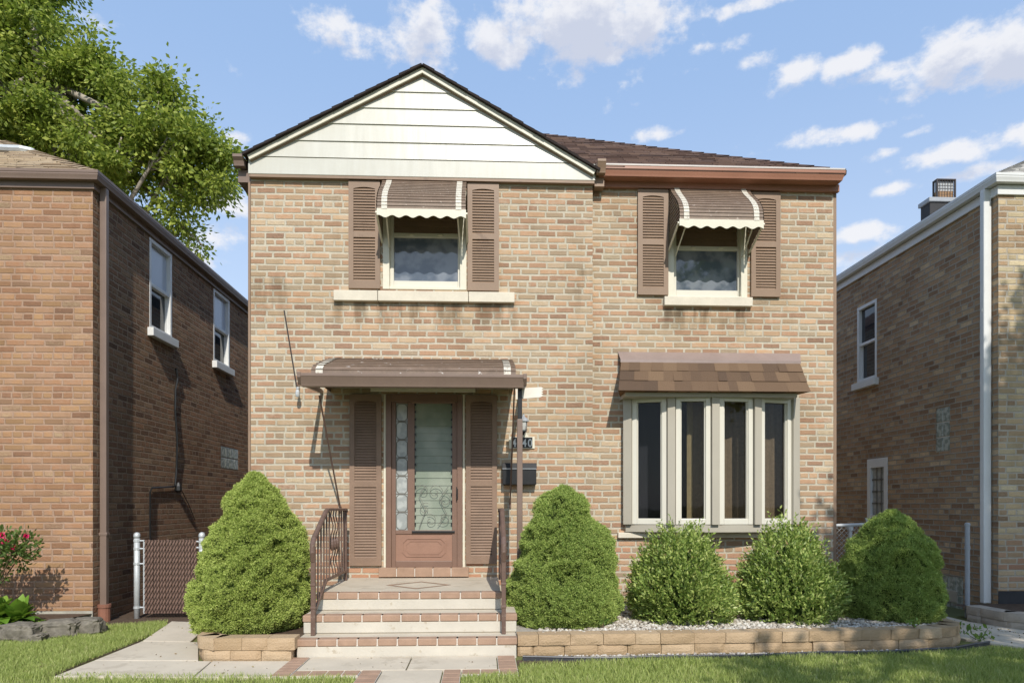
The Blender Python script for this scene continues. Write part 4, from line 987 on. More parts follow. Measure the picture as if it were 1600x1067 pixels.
# cable on the side wall
mb = MB(); yc = yz(273, 600, XL)[0]
zz = [yz(273, q, XL)[1] for q in (575, 590, 610, 640, 690, 730, 758)]
mb.tube([(XL+.02+.008*math.sin(i*2), yc+.03*math.sin(i*1.7), z) for i, z in enumerate(zz)], .014, 6)
p1 = (XL+.02, yc, zz[-1]); yy2 = yz(232, 762, XL)[0]; zc = yz(232, 762, XL)[1]
mb.tube([p1, (XL+.02, yc-.1, zz[-1]-.02), (XL+.02, yy2+.05, zc), (XL+.02, yy2, zc-.05), (XL+.02, yy2, .3)], .012, 6)
mb.lathe((XL+.05, yc, zz[-1]-.10), [(.02, 0), (.05, .03), (.045, .09), (.02, .14)], 8)
mb.tube([(XL+.05, yc, zz[-1]+.02), (XL+.05, yc+.35, zz[-1]-.28), (XL+.03, yc+.6, zz[-1]-.5)], .006, 5)
mb.build('cable', 'black', ln)
# eaves
mb = MB(); pr = gutter_prof(gzl, .088, .098); gxl = XL+ov
mb.sweep([[(XL-7.6, -ov-o, z) for o, z in pr], [(gxl+o, -ov-o, z) for o, z in pr]], None); mb.sweep([[(gxl+o, -ov-o, z) for o, z in pr], [(gxl+o, 13.2, z) for o, z in pr]], None)
mb.build('gutter', 'gutterbrown', ln)
mb = MB(); mb.box(XL-7.5, XL+.03, -.03, -.001, ZE-.005, ZE+.105); mb.box(XL+.001, XL+.03, .0, 13.1, ZE-.005, ZE+.105); mb.build('frieze_board', 'gutterbrown', ln, .005)
mb = MB(); mb.box(XL-7.6, gxl+.03, -ov-.03, 13.1, gzl-.098+.002, gzl-.07); mb.build('soffit', 'gutterbrown', ln)
mb = MB(); hip(mb, XL-7.7, gxl+.03, -ov-.03, 13.2, gzl+.0, .62); rl = mb.build('roof', 'rooftan', ln)
mb = MB(); courses(mb, XL-7.7, gxl+.03, -ov-.03, 13.2, gzl+.0, .62, 24); mb.build('shingle_course', 'rooftan', rl)
# downspout
xd, yd = PX(163, .12), .12
mb = MB(); mb.box(xd-.036, xd+.036, yd-.03, yd+.03, .1, gzl-.10); mb.box(xd-.045, xd+.045, yd-.036, yd+.036, .95, .985)
mb.build('downspout', 'gutterbrown', ln, .006)
mb = MB(); mb.lathe((xd, yd, -.05), [(.062, 0), (.062, .20), (.070, .20), (.070, .235), (.055, .235)], 14); mb.build('drain_tile', 'clay', ln)
# curved conduit on the roof and a dark vent box
c0 = at(10, 233, 1.6)
mb = MB(); mb.tube([at(-10, 231, 1.5), at(10, 232.5, 1.6), at(30, 233, 1.7), at(48, 236.5, 1.75), at(62, 244, 1.8)], .05, 8); mb.build('roof_vent', 'galv', ln)

# ================================================================== NEIGHBOUR ON THE RIGHT
YR = .1; XR = PX(1560, YR); ZR = PZ(305, YR, 1570); gzr = PZ(270, YR-.11, 1575)
rn = thing('neighbor_house', 'yellow-tan brick house at right edge with white gutter and white downspout', 'house', (XR+3, YR, 0), 'neighbouring brick houses')
mb = MB(); mb.add([(XR, YR, .28), (XR+7.5, YR, .28), (XR+7.5, YR, gzr-.08), (XR, YR, gzr-.08)], [(0,1,2,3)]); mb.build('front_wall', 'brick_right', rn, fixn=False)
mb = MB(); mb.box(XR-.004, XR+7.5, YR-.008, YR, -.2, .278); mb.build('foundation', 'tarpaint', rn, .006)
hR = [side_hole(1370, 1339.5, 466, 590, XR), side_hole(1387, 1355.5, 714, 850, XR), side_hole(1484, 1462, 634, 704, XR), side_hole(1505, 1461.5, 902, 962, XR)]
# measured on the near edge
mb = MB(); wall_holes(mb, (XR, 0, 0), (0,1,0), (0,0,1), (-1,0,0), YR, 13, -.2, gzr-.08, hR, .12); mb.build('side_wall', 'brick_right_side', rn, fixn=False)
mb = MB(); mb.add([(XR+7.5, YR, -.2), (XR+7.5, 13, -.2), (XR+7.5, 13, ZR), (XR+7.5, YR, ZR)], [(0,1,2,3)]); mb.add([(XR, 13, -.2), (XR+7.5, 13, -.2), (XR+7.5, 13, ZR), (XR, 13, ZR)], [(0,1,2,3)]); mb.build('rear_wall', 'brick_right', rn, fixn=False)
side_window(hR[0], XR, -1, rn, 'white', 'glassside', 'glassside')
y0, y1, z0, z1 = hR[1]; mb = MB(); f = .09
mb.box(XR-.01, XR+.1, y0, y0+f, z0, z1); mb.box(XR-.01, XR+.1, y1-f, y1, z0, z1); mb.box(XR-.01, XR+.1, y0+f, y1-f, z1-.14, z1); mb.box(XR+.01, XR+.1, y0+f, y1-f, z0, z0+.05)
dr = mb.build('door', 'white', rn, .005)
zm = z0+(z1-z0)*.33
mb = MB(); mb.box(XR+.03, XR+.04, y0+f, y1-f, zm, z1-.14); mb.build('pane', 'lead', dr)
mb = MB()
for i in range(1, 4): mb.box(XR+.022, XR+.03, y0+f, y1-f, zm+(z1-.14-zm)*i/4-.012, zm+(z1-.14-zm)*i/4+.012)
for i in range(1, 3): mb.box(XR+.022, XR+.03, y0+f+(y1-y0-2*f)*i/3-.012, y0+f+(y1-y0-2*f)*i/3+.012, zm, z1-.14)
mb.build('grille', 'caming', dr)
mb = MB(); mb.box(XR+.03, XR+.04, y0+f, y1-f, z0+.05, zm-.04); mb.build('lower_pane', 'glassside', dr)
mb = MB(); mb.box(XR+.0, XR+.06, y0+f, y1-f, zm-.04, zm); mb.build('rail', 'white', dr)
glass_blocks(hR[2], XR, -1, rn, 2, 3); glass_blocks(hR[3], XR, -1, rn, 4, 2)
y0, y1, z0, z1 = hR[3]; mb = MB(); mb.box(XR-.01, XR+.03, y0+.1, y0+(y1-y0)*.62, z0+(z1-z0)*.3, z0+(z1-z0)*.62); mb.build('vent', 'taupe', rn, .005)
mb = MB(); mb.box(XR-.05, XR-.003, y0-.1, y1+.1, z0-.1, z0-.01); mb.build('basement_sill', 'foundation', rn, .008)
gxr = XR-ov; yr0 = YR-ov
mb = MB(); pr = gutter_prof(gzr, .088, .098)
mb.sweep([[(XR+7.6, yr0-o, z) for o, z in pr], [(gxr-o, yr0-o, z) for o, z in pr]], None); mb.sweep([[(gxr-o, yr0-o, z) for o, z in pr], [(gxr-o, 13.2, z) for o, z in pr]], None)
mb.build('gutter', 'white', rn)
mb = MB(); mb.box(XR-.03, XR+7.5, YR-.03, YR-.001, ZR-.005, ZR+.105); mb.box(XR-.03, XR-.001, YR, 13.1, ZR-.005, ZR+.105); mb.build('frieze_board', 'white', rn, .005)
mb = MB(); mb.box(gxr-.03, XR+7.6, yr0-.03, 13.1, gzr-.098+.002, gzr-.07); mb.build('soffit', 'white', rn)
mb = MB(); hip(mb, gxr-.03, XR+7.7, yr0-.03, 13.2, gzr, .6); rr = mb.build('roof', 'roofgrey', rn)
mb = MB(); courses(mb, gxr-.03, XR+7.7, yr0-.03, 13.2, gzr, .6, 24); mb.build('shingle_course', 'roofgrey', rr)
xd, yd = PX(1540, YR+.12), YR+.12
mb = MB(); mb.box(xd-.048, xd+.048, yd-.036, yd+.036, .12, gzr-.1); mb.build('downspout', 'white', rn, .012)
mb = MB()
for z in (2.35, 3.6, .95): mb.box(xd-.052, XR-.001, yd-.01, yd+.01, z, z+.03)
mb.build('strap', 'white', rn)
cy = 4.0; cx0, cx1 = PX(1453, cy), PX(1488, cy)
mb = MB(); mb.box(cx0, cx1+.06, cy, cy+.26, gzr-.1, PZ(316, cy, 1470)); chim = mb.build('chimney', 'tarpaint', rn, .01)
mb = MB(); mb.box(cx0-.03, cx1+.09, cy-.03, cy+.29, PZ(316, cy, 1470)+.001, PZ(309, cy, 1470)); mb.build('chimney_cap', 'pipe', chim, .01)
fx0_, fx1_ = PX(1464, cy), PX(1494, cy); zc0, zc1 = PZ(309, cy, 1470)+.002, PZ(281, cy, 1470)
mb = MB(); mb.box(fx0_+.028, fx1_-.028, cy+.03, cy+.11, zc0, zc0+(zc1-zc0)*.42); mb.build('flue', 'flue', chim, .005)
mb = MB()
for x in (fx0_, fx1_-.025):
    for y in (cy, cy+.10): mb.box(x, x+.025, y, y+.025, zc0, zc1)
mb.box(fx0_, fx1_, cy, cy+.125, zc1+.001, zc1+.02)
for i in range(1, 7):
    x = fx0_+(fx1_-fx0_)*i/7; mb.box(x-.004, x+.004, cy+.005, cy+.012, zc0, zc1)
for i in range(1, 6):
    z = zc0+(zc1-zc0)*i/6; mb.box(fx0_+.025, fx1_-.025, cy+.006, cy+.011, z-.003, z+.003)
mb.build('chimney_screen', 'bronze', chim)
mb = MB(); mb.box(fx0_+.03, fx1_-.03, cy+.045, cy+.10, zc0+(zc1-zc0)*.43, zc1-.01); mb.build('flue_liner', 'galv', chim)
# grey standpipe
p = at(1511.5, 968, -.02)
pp = thing('standpipe', 'grey capped steel pipe standing by the right brick wall', 'pipe', (PX(1511.5, 0), 0, 0))
x = PX(1511.5, 0); mb = MB(); mb.tube([(x, 0, -.1), (x, 0, PZ(818, 0, 1511))], .026, 12); mb.build('tube', 'pipe', pp)
mb = MB(); mb.lathe((x, 0, PZ(818, 0, 1511)-.02), [(.031, 0), (.031, .02), (.02, .032)], 12); mb.build('cap', 'pipe', pp)
mb = MB(); mb.lathe((x, 0, .78), [(.03, 0), (.03, .035)], 12); mb.build('coupling', 'pipe', pp)

# ================================================================== FENCES
YG = .30
gt = thing('chain_link_gate', 'chain link gate with brown privacy slats between galvanised posts', 'gate', (PX(265, YG), YG, 0))
xg0, xg1 = PX(214, YG), PX(315.5, YG); zgt = PZ(836, YG, 265)
for x in (xg0, xg1):
    mb = MB(); mb.tube([(x, YG, -.1), (x, YG, zgt)], .032, 12); mb.lathe((x, YG, zgt), [(.034, -.03), (.037, -.01), (.034, .015), (.022, .03), (.006, .036)], 12); mb.build('post', 'galv', gt, smooth=True)
zp0, zp1 = .05, PZ(843, YG, 265); xa, xb = xg0+.075, xg1-.06
mb = MB(); n = 17
for i in range(n):
    x0 = xa+(xb-xa)*i/n; x1 = xa+(xb-xa)*(i+1)/n; mb.box(x0+.004, x1-.004, YG+.003+.004*(i % 2), YG+.009+.004*(i % 2), zp0, zp1+rnd.uniform(-.006, .004))
mb.build('slat_panel', 'slat', gt)
mb = MB(); W_ = xb-xa; H_ = zp1-zp0; k = 20
st = W_/n
for i in range(-30, n+1):
    p = []
    x0 = xa+i*st; z0 = zp0; x1 = x0+H_*.52; z1 = zp1
    if x1 < xa or x0 > xb: continue
    if x0 < xa: z0 += (xa-x0)/.52; x0 = xa
    if x1 > xb: z1 -= (x1-xb)/.52; x1 = xb
    mb.tube([(x0, YG-.006, z0), (x1, YG-.006, z1)], .0042, 5)
mb.build('mesh_wire', 'slatwire', gt)
for z in (zp1-.01, zp1-.10, .62, .12):
    mb = MB(); mb.tube([(xg0, YG, z), (xa+.01, YG, z)], .010, 6); mb.lathe((xg0, YG, z-.012), [(.037, 0), (.037, .024)], 12); mb.build('hinge', 'galv', gt)
for z in (zp1-.02, zp1-.09):
    mb = MB(); mb.tube([(xg1, YG, z), (xb, YG, z)], .010, 6); mb.lathe((xg1, YG, z-.012), [(.037, 0), (.037, .024)], 12); mb.build('latch', 'galv', gt)
mb = MB(); mb.tube([(xa+.005, YG-.002, zp0), (xa+.005, YG-.002, zp1)], .009, 6); mb.build('stile', 'galv', gt)
YF = 1.0
fn = thing('chain_link_fence', 'short galvanised chain link fence in the gap behind the right spruce', 'fence', (PX(1330, YF), YF, 0))
xa, xb = PX(1296, YF), PX(1392, YF); za = PZ(821, YF, 1330)
mb = MB(); mb.tube([(xa, YF, za-.0), (PX(1358, YF), YF, za+.02)], .022, 8); mb.build('top_rail', 'galv', fn)
mb = MB(); x = PX(1328.5, YF); mb.tube([(x, YF, 0), (x, YF, za-.02)], .024, 8); x = PX(1356, YF); mb.tube([(x, YF, 0), (x, YF, za+.04)], .03, 8); mb.build('post', 'galv', fn)
mb = MB(); st = .065
xe = PX(1358, YF)
for i in range(-22, 16):
    for s in (1, -1):
        a = xa+i*st; pts = []
        z0, z1 = .05, za; x0 = a if s > 0 else a+(z1-z0); x1 = a+(z1-z0) if s > 0 else a
        lo, hi = min(x0, x1), max(x0, x1)
        if hi < xa or lo > xe: continue
        f0, f1 = 0, 1
        def f_at(X): return (X-x0)/(x1-x0)
        fa, fb = sorted((f_at(xa), f_at(xe))); f0, f1 = max(0, fa), min(1, fb)
        if f1 <= f0: continue
        mb.tube([(x0+(x1-x0)*f, YF+.004*s, z0+(z1-z0)*f) for f in (f0, f1)], .003, 4)
mb.build('mesh_wire', 'galv', fn)
mb = MB(); mb.lathe((PX(1328.5, YF), YF, za-.06), [(.04, 0), (.04, .05)], 10); mb.lathe((PX(1328.5, YF), YF, za-.32), [(.04, 0), (.04, .04)], 10); mb.tube([(PX(1356, YF)-.02, YF-.03, za+.02), (PX(1356, YF)-.05, YF-.04, za+.10)], .012, 6); mb.build('latch', 'galv', fn)

# ================================================================== GROUND
def sheet(name, poly, z, mat, thick=.0):
    mb = MB(); mb.add([(p[0], p[1], z) for p in poly], [tuple(range(len(poly)))])
    o = mb.build(name, mat); structure(o); return o
sheet('ground', [(-400, -400), (400, -400), (400, 400), (-400, 400)], -.03, 'far')
sheet('side_yard', [(XL+.01, -.3), (xl-.01, .25), (xl-.01, 9), (XL+.01, 9)], -.006, 'soil')
sheet('lawn', [(-9, -9.5), (9, -9.5), (9, .1), (-9, .1)], -.012, 'lawn')
sheet('street', [(-200, -19), (200, -19), (200, -12), (-200, -12)], -.01, 'asphalt')
# walkway slabs: separate casts with open joints
mb = MB(); zt_ = 0.012
def slab(x0, x1, y0, y1): mb.box(x0, x1, y0, y1, -.08, zt_)
slab(-1.445, -.605, -2.355, -1.885); slab(-.595, .11, -2.355, -1.885); slab(-.775, -.315, -3.9, -2.37); slab(-.775, -.315, -5.6, -3.91); slab(-.775, -.315, -7.4, -5.61); slab(-.30-.475, -.315, -2.52, -2.362) if False else None
structure(mb.build('walkway', 'concrete', None, .006))
mb = MB(); lp = [gnd(85, 1055.5), gnd(434, 1055.5), gnd(461, 1031.5), gnd(330, 1031.5)]
q = lambda px, py: gnd(px, py, zt_)
polys = [[q(84, 1056), q(300, 1057.5) , q(330, 1032), q(146, 1031.5)], [q(302.5, 1057.5), q(431, 1057), q(459, 1032), q(332, 1032)],
         [q(147, 1031), q(310, 1031), q(310, 1002.5), q(222, 1001)], [q(223, 1000.3), q(297, 1002), q(330, 972), q(268, 970)]]
for p in polys: mb.prism([Vector((v.x, v.y, -.08)) for v in p], (0, 0, .08+zt_))
structure(mb.build('side_path', 'concrete', None, .006))
mb = MB(); m2 = MB()
def bricks(x0, x1, y0, y1, n, along):
    m2.box(x0, x1, y0, y1, -.06, zt_-.003)
    for i in range(n):
        f0, f1 = i/n, (i+1)/n
        if along == 'x': mb.box(x0+(x1-x0)*f0+.004, x0+(x1-x0)*f1-.004, y0+.003, y1-.003, -.05, zt_+.002)
        else: mb.box(x0+.003, x1-.003, y0+(y1-y0)*f0+.003, y0+(y1-y0)*f1-.003, -.05, zt_+.002)
bricks(-1.595, -1.455, -2.515, -1.89, 7, 'y'); bricks(-1.447, -.945, -2.51, -2.365, 4, 'x'); bricks(-.937, -.785, -4.6, -2.365, 18, 'y')
bricks(.118, .268, -2.36, -1.89, 5, 'y'); bricks(-.165, .268, -2.51, -2.37, 3, 'x'); bricks(-.305, -.172, -4.6, -2.365, 18, 'y')
structure(mb.build('brick_border', 'pavebrick', None, .005)); structure(m2.build('border_mortar', 'joint'))
# path between the right planter and the right house
mb = MB(); pr = [(4.62, -1.35), (5.0, -1.9), (9, -2.9), (9, -1.95), (5.6, -1.0), (5.35, -.4), (5.3, 6), (4.5, 6), (4.5, -.4)]
mb.prism([Vector((x, y, -.08)) for x, y in pr], (0, 0, .088)); structure(mb.build('side_path', 'concrete', None, .006))

# ------------------------------------------------ retaining walls of split-face blocks
def block_wall(name, label, path, z0, courses_, hC, depth, mat, group, bl=.26, cap=None, loc=None):
    """courses of blocks along a polyline (list of (x,y)); outward is on the right-hand side of the path"""
    P = [Vector((a, b, 0)) for a, b in path]; L = [0]
    for i in range(len(P)-1): L.append(L[-1]+(P[i+1]-P[i]).length)
    def pos(s):
        s = max(0, min(L[-1], s))
        for i in range(len(P)-1):
            if s <= L[i+1]+1e-9:
                f = (s-L[i])/(L[i+1]-L[i]); return P[i].lerp(P[i+1], f)
    mb = MB()
    for c in range(courses_):
        s = -rnd.uniform(.02, bl*.6); zb2 = z0+c*hC; zt2 = zb2+hC-.004
        top = c == courses_-1
        while s < L[-1]-.03:
            w_ = bl*(rnd.uniform(.72, 1.12) if top else rnd.uniform(.9, 1.1)); a, b = max(0, s), min(L[-1], s+w_-.004)
            s += w_
            if b-a < .03: continue
            p, q_ = pos(a), pos(b); d = (q_-p).normalized(); nrm = Vector((d.y, -d.x, 0))
            jit = rnd.uniform(-.007, .007)+(.012 if top else 0)
            cols = 6; rows = 3; vs = []; fs = []
            for r in range(rows+1):
                for k in range(cols+1):
                    fu, fv = k/cols, r/rows
                    pt = p.lerp(q_, fu)+Vector((0, 0, zb2+(zt2-zb2)*fv))
                    edge = min(fu, 1-fu)*2*(q_-p).length; ev_ = min(fv, 1-fv)*hC
                    bulge = .018*min(1, edge/.04)*min(1, (ev_+.012)/.02)*(0.6 if top else 1)
                    bulge += .008*noise.noise(pt*14)
                    vs.append(pt+nrm*(bulge+jit-.012))
            nf = len(vs)
            for r in range(rows):
                for k in range(cols):
                    i0 = r*(cols+1)+k; fs.append((i0, i0+1, i0+cols+2, i0+cols+1))
            # back corners
            dn = depth
            for r in (0, rows):
                for k in (0, cols):
                    fu, fv = k/cols, r/rows; vs.append(p.lerp(q_, fu)-nrm*dn+Vector((0, 0, zb2+(zt2-zb2)*fv)))
            b0_, b1_, t0_, t1_ = nf, nf+1, nf+2, nf+3
            topi = [rows*(cols+1)+k for k in range(cols+1)]; boti = list(range(cols+1))
            fs.append(tuple(topi+[t1_, t0_])); fs.append(tuple(boti[::-1]+[b0_, b1_]))
            fs.append(tuple([r*(cols+1) for r in range(rows, -1, -1)]+[b0_, t0_])); fs.append(tuple([r*(cols+1)+cols for r in range(rows+1)]+[t1_, b1_]))
            mb.add(vs, fs)
    o = mb.build(name, mat); tag(o, label, 'retaining wall', group); return o
wl0, wl1 = PX(293, -1.97), PX(463, -1.97)-.012
arc = lambda cx, cy, r, a0, a1, n=6: [(cx+r*math.cos(math.radians(a0+(a1-a0)*i/n)), cy+r*math.sin(math.radians(a0+(a1-a0)*i/n))) for i in range(n+1)]
pathL = [(wl0, -.6), (wl0, -1.7)]+arc(wl0+.25, -1.72, .25, 180, 270)+[(wl1, -1.97)]
block_wall('retaining_wall', 'tan split-face block wall round the large spruce left of the steps', pathL, -.115, 3, .104, .16, 'block', 'tan block planter walls', .245)
wr0 = PX(807, -1.86)+.012
pathR = [(wr0, -1.84), (2.2, -1.80), (3.6, -1.73), (4.1, -1.66)]+arc(4.12, -1.22, .44, -84, -5, 7)+[(4.55, -.3)]
block_wall('retaining_wall', 'long low tan block wall right of the steps edging the gravel bed', pathR, -.008, 2, .094, .16, 'block', 'tan block planter walls', .28)
rx0 = PX(1530, -.5)
pathN = [(5.42, -.25), (5.47, -.75), (5.75, -1.02), (7.2, -1.5)]
block_wall('retaining_wall', 'small grey-brown block wall at the right neighbor\'s front corner', pathN, -.02, 2, .095, .18, 'stoneblock', None, .3)
# beds
bedL = [(wl0+.05, -.25), (wl0+.05, -1.75), (wl0+.3, -1.93), (wl1, -1.93), (-1.56, -1.7), (-1.56, -.004), (xl, -.004)]
sheet('planting_bed', bedL, .155, 'soil')
bedR = [(.21, -1.80), (2.2, -1.75), (3.6, -1.68), (4.1, -1.6), (4.4, -1.4), (4.5, -1.1), (4.5, .095), (xs+.002, .095), (xs, -.004), (.21, -.004)]
sheet('planting_bed', bedR, .148, 'gravelbase')
sheet('planting_bed', [(XL-4, -.01), (XL-.0, -.01), (XL-.12, -.55), (-5.2, -1.1), (-8, -1.35)], .10, 'soil')
sheet('planting_bed', [(5.46, .09), (9, .09), (9, -1.7), (5.8, -1.0), (5.5, -.7)], .13, 'soil')
# black lawn edging
mb = MB(); pe = [(.33, -2.00), (1.2, -2.04), (2.4, -1.99), (3.6, -1.88), (4.15, -1.82), (4.5, -1.62), (4.72, -1.52)]
sm = []
for i in range(len(pe)-1):
    for k in range(6): f = k/6; sm.append((pe[i][0]+(pe[i+1][0]-pe[i][0])*f, pe[i][1]+(pe[i+1][1]-pe[i][1])*f))
sm.append(pe[-1])
sl = [[(x, y-.006, -.03), (x, y+.008, -.03), (x, y+.008, .018+.005*math.sin(x*5)), (x, y-.006, .018+.005*math.sin(x*5))] for x, y in sm]
mb.sweep(sl, None); mb.tube([(x, y, .022+.005*math.sin(x*5)) for x, y in sm], .010, 8)
tag(mb.build('lawn_edging', 'plastic'), 'black plastic edging strip between the lawn and the long block wall', 'lawn edging')

# ------------------------------------------------ gravel and rocks
def ico():
    t = (1+5**.5)/2; v = np.array([(-1,t,0),(1,t,0),(-1,-t,0),(1,-t,0),(0,-1,t),(0,1,t),(0,-1,-t),(0,1,-t),(t,0,-1),(t,0,1),(-t,0,-1),(-t,0,1)], float)
    f = np.array([(0,11,5),(0,5,1),(0,1,7),(0,7,10),(0,10,11),(1,5,9),(5,11,4),(11,10,2),(10,7,6),(7,1,8),(3,9,4),(3,4,2),(3,2,6),(3,6,8),(3,8,9),(4,9,5),(2,4,11),(6,2,10),(8,6,7),(9,8,1)])
    return v/np.linalg.norm(v[0]), f
def inpoly(p, poly):
    x, y = p[:, 0], p[:, 1]; r = np.zeros(len(p), bool); n = len(poly); j = n-1
    for i in range(n):
        xi, yi = poly[i]; xj, yj = poly[j]
        c = ((yi > y) != (yj > y)) & (x < (xj-xi)*(y-yi)/(yj-yi+1e-12)+xi); r ^= c; j = i
    return r
def scatter(poly, n):
    a = np.array(poly); lo, hi = a.min(0), a.max(0); out = np.zeros((0, 2))
    while len(out) < n:
        p = R.uniform(lo, hi, (n, 2)); out = np.vstack([out, p[inpoly(p, poly)]])
    return out[:n]
def pebbles(name, poly, n, z, s0, s1, mat='pebble'):
    v, f = ico(); p = scatter(poly, n); s = R.uniform(s0, s1, n)
    rot = R.normal(size=(n, 3, 3)); q_, _ = np.linalg.qr(rot)
    sc = R.uniform(.6, 1.15, (n, 1, 3))*s[:, None, None]
    V = (v[None]*R.uniform(.85, 1.15, (n, 12, 1))*sc) @ q_
    V[:, :, 2] *= .75; V += np.concatenate([p, np.full((n, 1), z)], 1)[:, None, :]
    V[:, :, 2] += R.uniform(0, .012, (n, 1))
    Fc = (f[None]+12*np.arange(n)[:, None, None]).reshape(-1, 3)
    o = npmesh(name, V.reshape(-1, 3), Fc, mat); return tag(o, kind='stuff')
bedG = [(.5, -1.74), (2.2, -1.70), (3.6, -1.63), (4.1, -1.56), (4.38, -1.38), (4.48, -1.1), (4.48, -.1), (.5, -.1)]
pebbles('gravel', bedG, 9000, .154, .012, .026)
pebbles('loose_gravel', [(.33, -1.985), (2.4, -1.975), (3.6, -1.87), (4.1, -1.79), (4.1, -1.74), (3.6, -1.79), (2.2, -1.86), (.33, -1.9)], 900, .0, .008, .018)
def rock(name, label, loc, size, mat, seed, group=None, cat='rock'):
    import bmesh
    bm = bmesh.new(); bmesh.ops.create_icosphere(bm, subdivisions=4, radius=1)
    for v in bm.verts:
        p = v.co.copy(); c = Vector([math.copysign(abs(q)**.48, q) for q in p])
        d = 1+.22*noise.noise(p*1.6+Vector((seed, 0, 0)))+.10*noise.noise(p*4+Vector((0, seed, 0)))+.07*noise.noise(p*9)+.04*noise.noise(p*22)
        v.co = Vector((c.x*size[0], c.y*size[1], c.z*size[2]))*d
    me = bpy.data.meshes.new(name); bm.to_mesh(me); bm.free(); me.materials.append(M[mat]); boxuv(me)
    o = bpy.data.objects.new(name, me); COL.objects.link(o); o.location = loc; o.rotation_euler = (0, 0, seed*.7 % .5-.25)
    return tag(o, label, cat, group)
rock('rock', 'rounded pinkish rock on the gravel between the two yew shrubs', tuple(at(1160, 960, -.95))[:2]+(.192,), (.075, .065, .058), 'pinkrock', 3)
for i, (px, py, w_) in enumerate(((30, 992, .17), (92, 985, .2), (135, 977, .15), (-60, 998, .2))):
    Yq = -1.05+.42*max(0, px)/150 if px > 0 else -1.15
    p = at(px, py, Yq); rock('edging_stone', ['weathered grey edging stone nearest the left frame edge', 'long flat grey edging stone below the hosta', 'dark rough edging stone by the clay drain', 'grey edging stone beyond the left frame edge'][i], (p.x, Yq, .075), (w_, .11, .085), 'stone', i*2.3+1, 'dry-laid edging stones', 'stone')
for i, (px, Yq) in enumerate(((60, -.98), (118, -.72), (150, -.5))):
    p = at(px, 985, Yq+.1); rock('edging_stone', ['small low grey stone wedged under the long flat edging stone', 'low grey stone tucked under the middle of the edging', 'dark end stone of the edging beside the brown downspout'][i], (p.x, Yq, .02), (.13, .10, .05), 'stone', i*1.7+9, 'dry-laid edging stones', 'stone')

# ================================================================== PLANTS
def spruce(px, Y, zb, zt_, rad, label, mat, seed, prof, n=52000, lean=0.):
    x = PX(px, Y)
    t = thing('spruce', label, 'shrub', (x, Y, zb), 'dwarf spruce shrubs along the front')
    H = zt_-zb
    def rr(f):                                # silhouette radius by height fraction
        for (f0, r0), (f1, r1) in zip(prof, prof[1:]):
            if f <= f1: return r0+(r1-r0)*(f-f0)/(f1-f0)
        return 0
    sv = Vector((seed*3.1, seed*1.7, 0))
    def surf(f, a):
        r = rr(f)*rad; p = Vector((r*math.cos(a), r*math.sin(a), f*H))
        q1 = p*3.2+sv; q2 = p*5.2+sv; q3 = p*13+sv
        l1 = noise.noise(q1); l2 = 1-2.6*abs(noise.noise(q2)); l3 = 1-2.6*abs(noise.noise(q3)); l2 = max(-.8, l2); l3 = max(-.8, l3); l4 = 1-2.6*abs(noise.noise(p*27+sv))
        return .075*l1+.048*l2+.030*l3+.012*max(-.8, l4)-.045, .5*l2+.6*l3+.35*l4
    cx_ = lambda f: x+lean*math.sin(math.pi*min(1, f*.8))
    # core
    NA, NH = 110, 90; vs = []; fs = []
    for i in range(NH+1):
        f = i/NH
        for k in range(NA):
            a = 2*math.pi*k/NA; d, _ = surf(f, a); r = max(.004, rr(f)*rad+d*min(1, rr(f)*2.2)-.022)
            vs.append((cx_(f)+r*math.cos(a), Y+r*math.sin(a), zb+f*H*.985+d*.25))
    for i in range(NH):
        for k in range(NA): fs.append((i*NA+k, i*NA+(k+1) % NA, (i+1)*NA+(k+1) % NA, (i+1)*NA+k))
    fs.append(tuple(NH*NA+k for k in range(NA)))
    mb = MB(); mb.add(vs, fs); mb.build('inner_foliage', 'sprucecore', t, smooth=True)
    # tufts
    C = np.zeros((n, 3)); D = np.zeros((n, 3)); i = 0
    while i < n:
        f = rnd.random(); a = rnd.uniform(0, 2*math.pi)
        if rnd.random() > (rr(f)+.08): continue
        if math.sin(a) > .45 and rnd.random() < .75: continue       # the back against the wall needs fewer
        d, l2 = surf(f, a)
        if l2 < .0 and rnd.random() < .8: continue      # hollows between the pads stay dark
        r = rr(f)*rad+d*min(1, rr(f)*2.2)-rnd.random()*.03
        C[i] = (cx_(f)+r*math.cos(a), Y+r*math.sin(a), zb+f*H+d*.25)
        D[i] = (math.cos(a), math.sin(a), .55+f*.6); i += 1
    D = unit(D); parts = []; off = 0; Vs = []; Fs = []
    for k in range(4):
        dd = D+R.normal(scale=.6, size=(n, 3)); V, Fc = leaves(C+R.normal(scale=.007, size=(n, 3)), dd, R.uniform(.012, .024, n), R.uniform(.0055, .009, n))
        Vs.append(V); Fs.append(Fc+off); off += len(V)
    npmesh('needles', np.vstack(Vs), np.vstack(Fs), mat, t)
spruce(389, -1.25, .15, 1.60, .53, 'tall broad dwarf spruce left of the front steps, the largest shrub', 'spruce', 1.3,
       [(0, .88), (.06, .98), (.13, 1.0), (.4, .90), (.61, .73), (.70, .62), (.80, .48), (.89, .34), (.96, .19), (1, .05)], lean=.07)
spruce(882, -1.05, .14, 1.47, .535, 'dwarf spruce right of the front steps in front of the mailbox', 'spruce2', 5.2,
       [(0, .85), (.1, 1.0), (.32, .95), (.55, .80), (.67, .72), (.85, .48), (.92, .33), (1, .06)])
spruce(1393, -.95, .14, 1.23, .475, 'squat dwarf spruce at the right end of the gravel bed', 'spruce2', 9.1,
       [(0, .9), (.12, 1.0), (.43, .92), (.64, .86), (.74, .68), (.82, .5), (.9, .36), (.96, .2), (1, .06)], 44000)

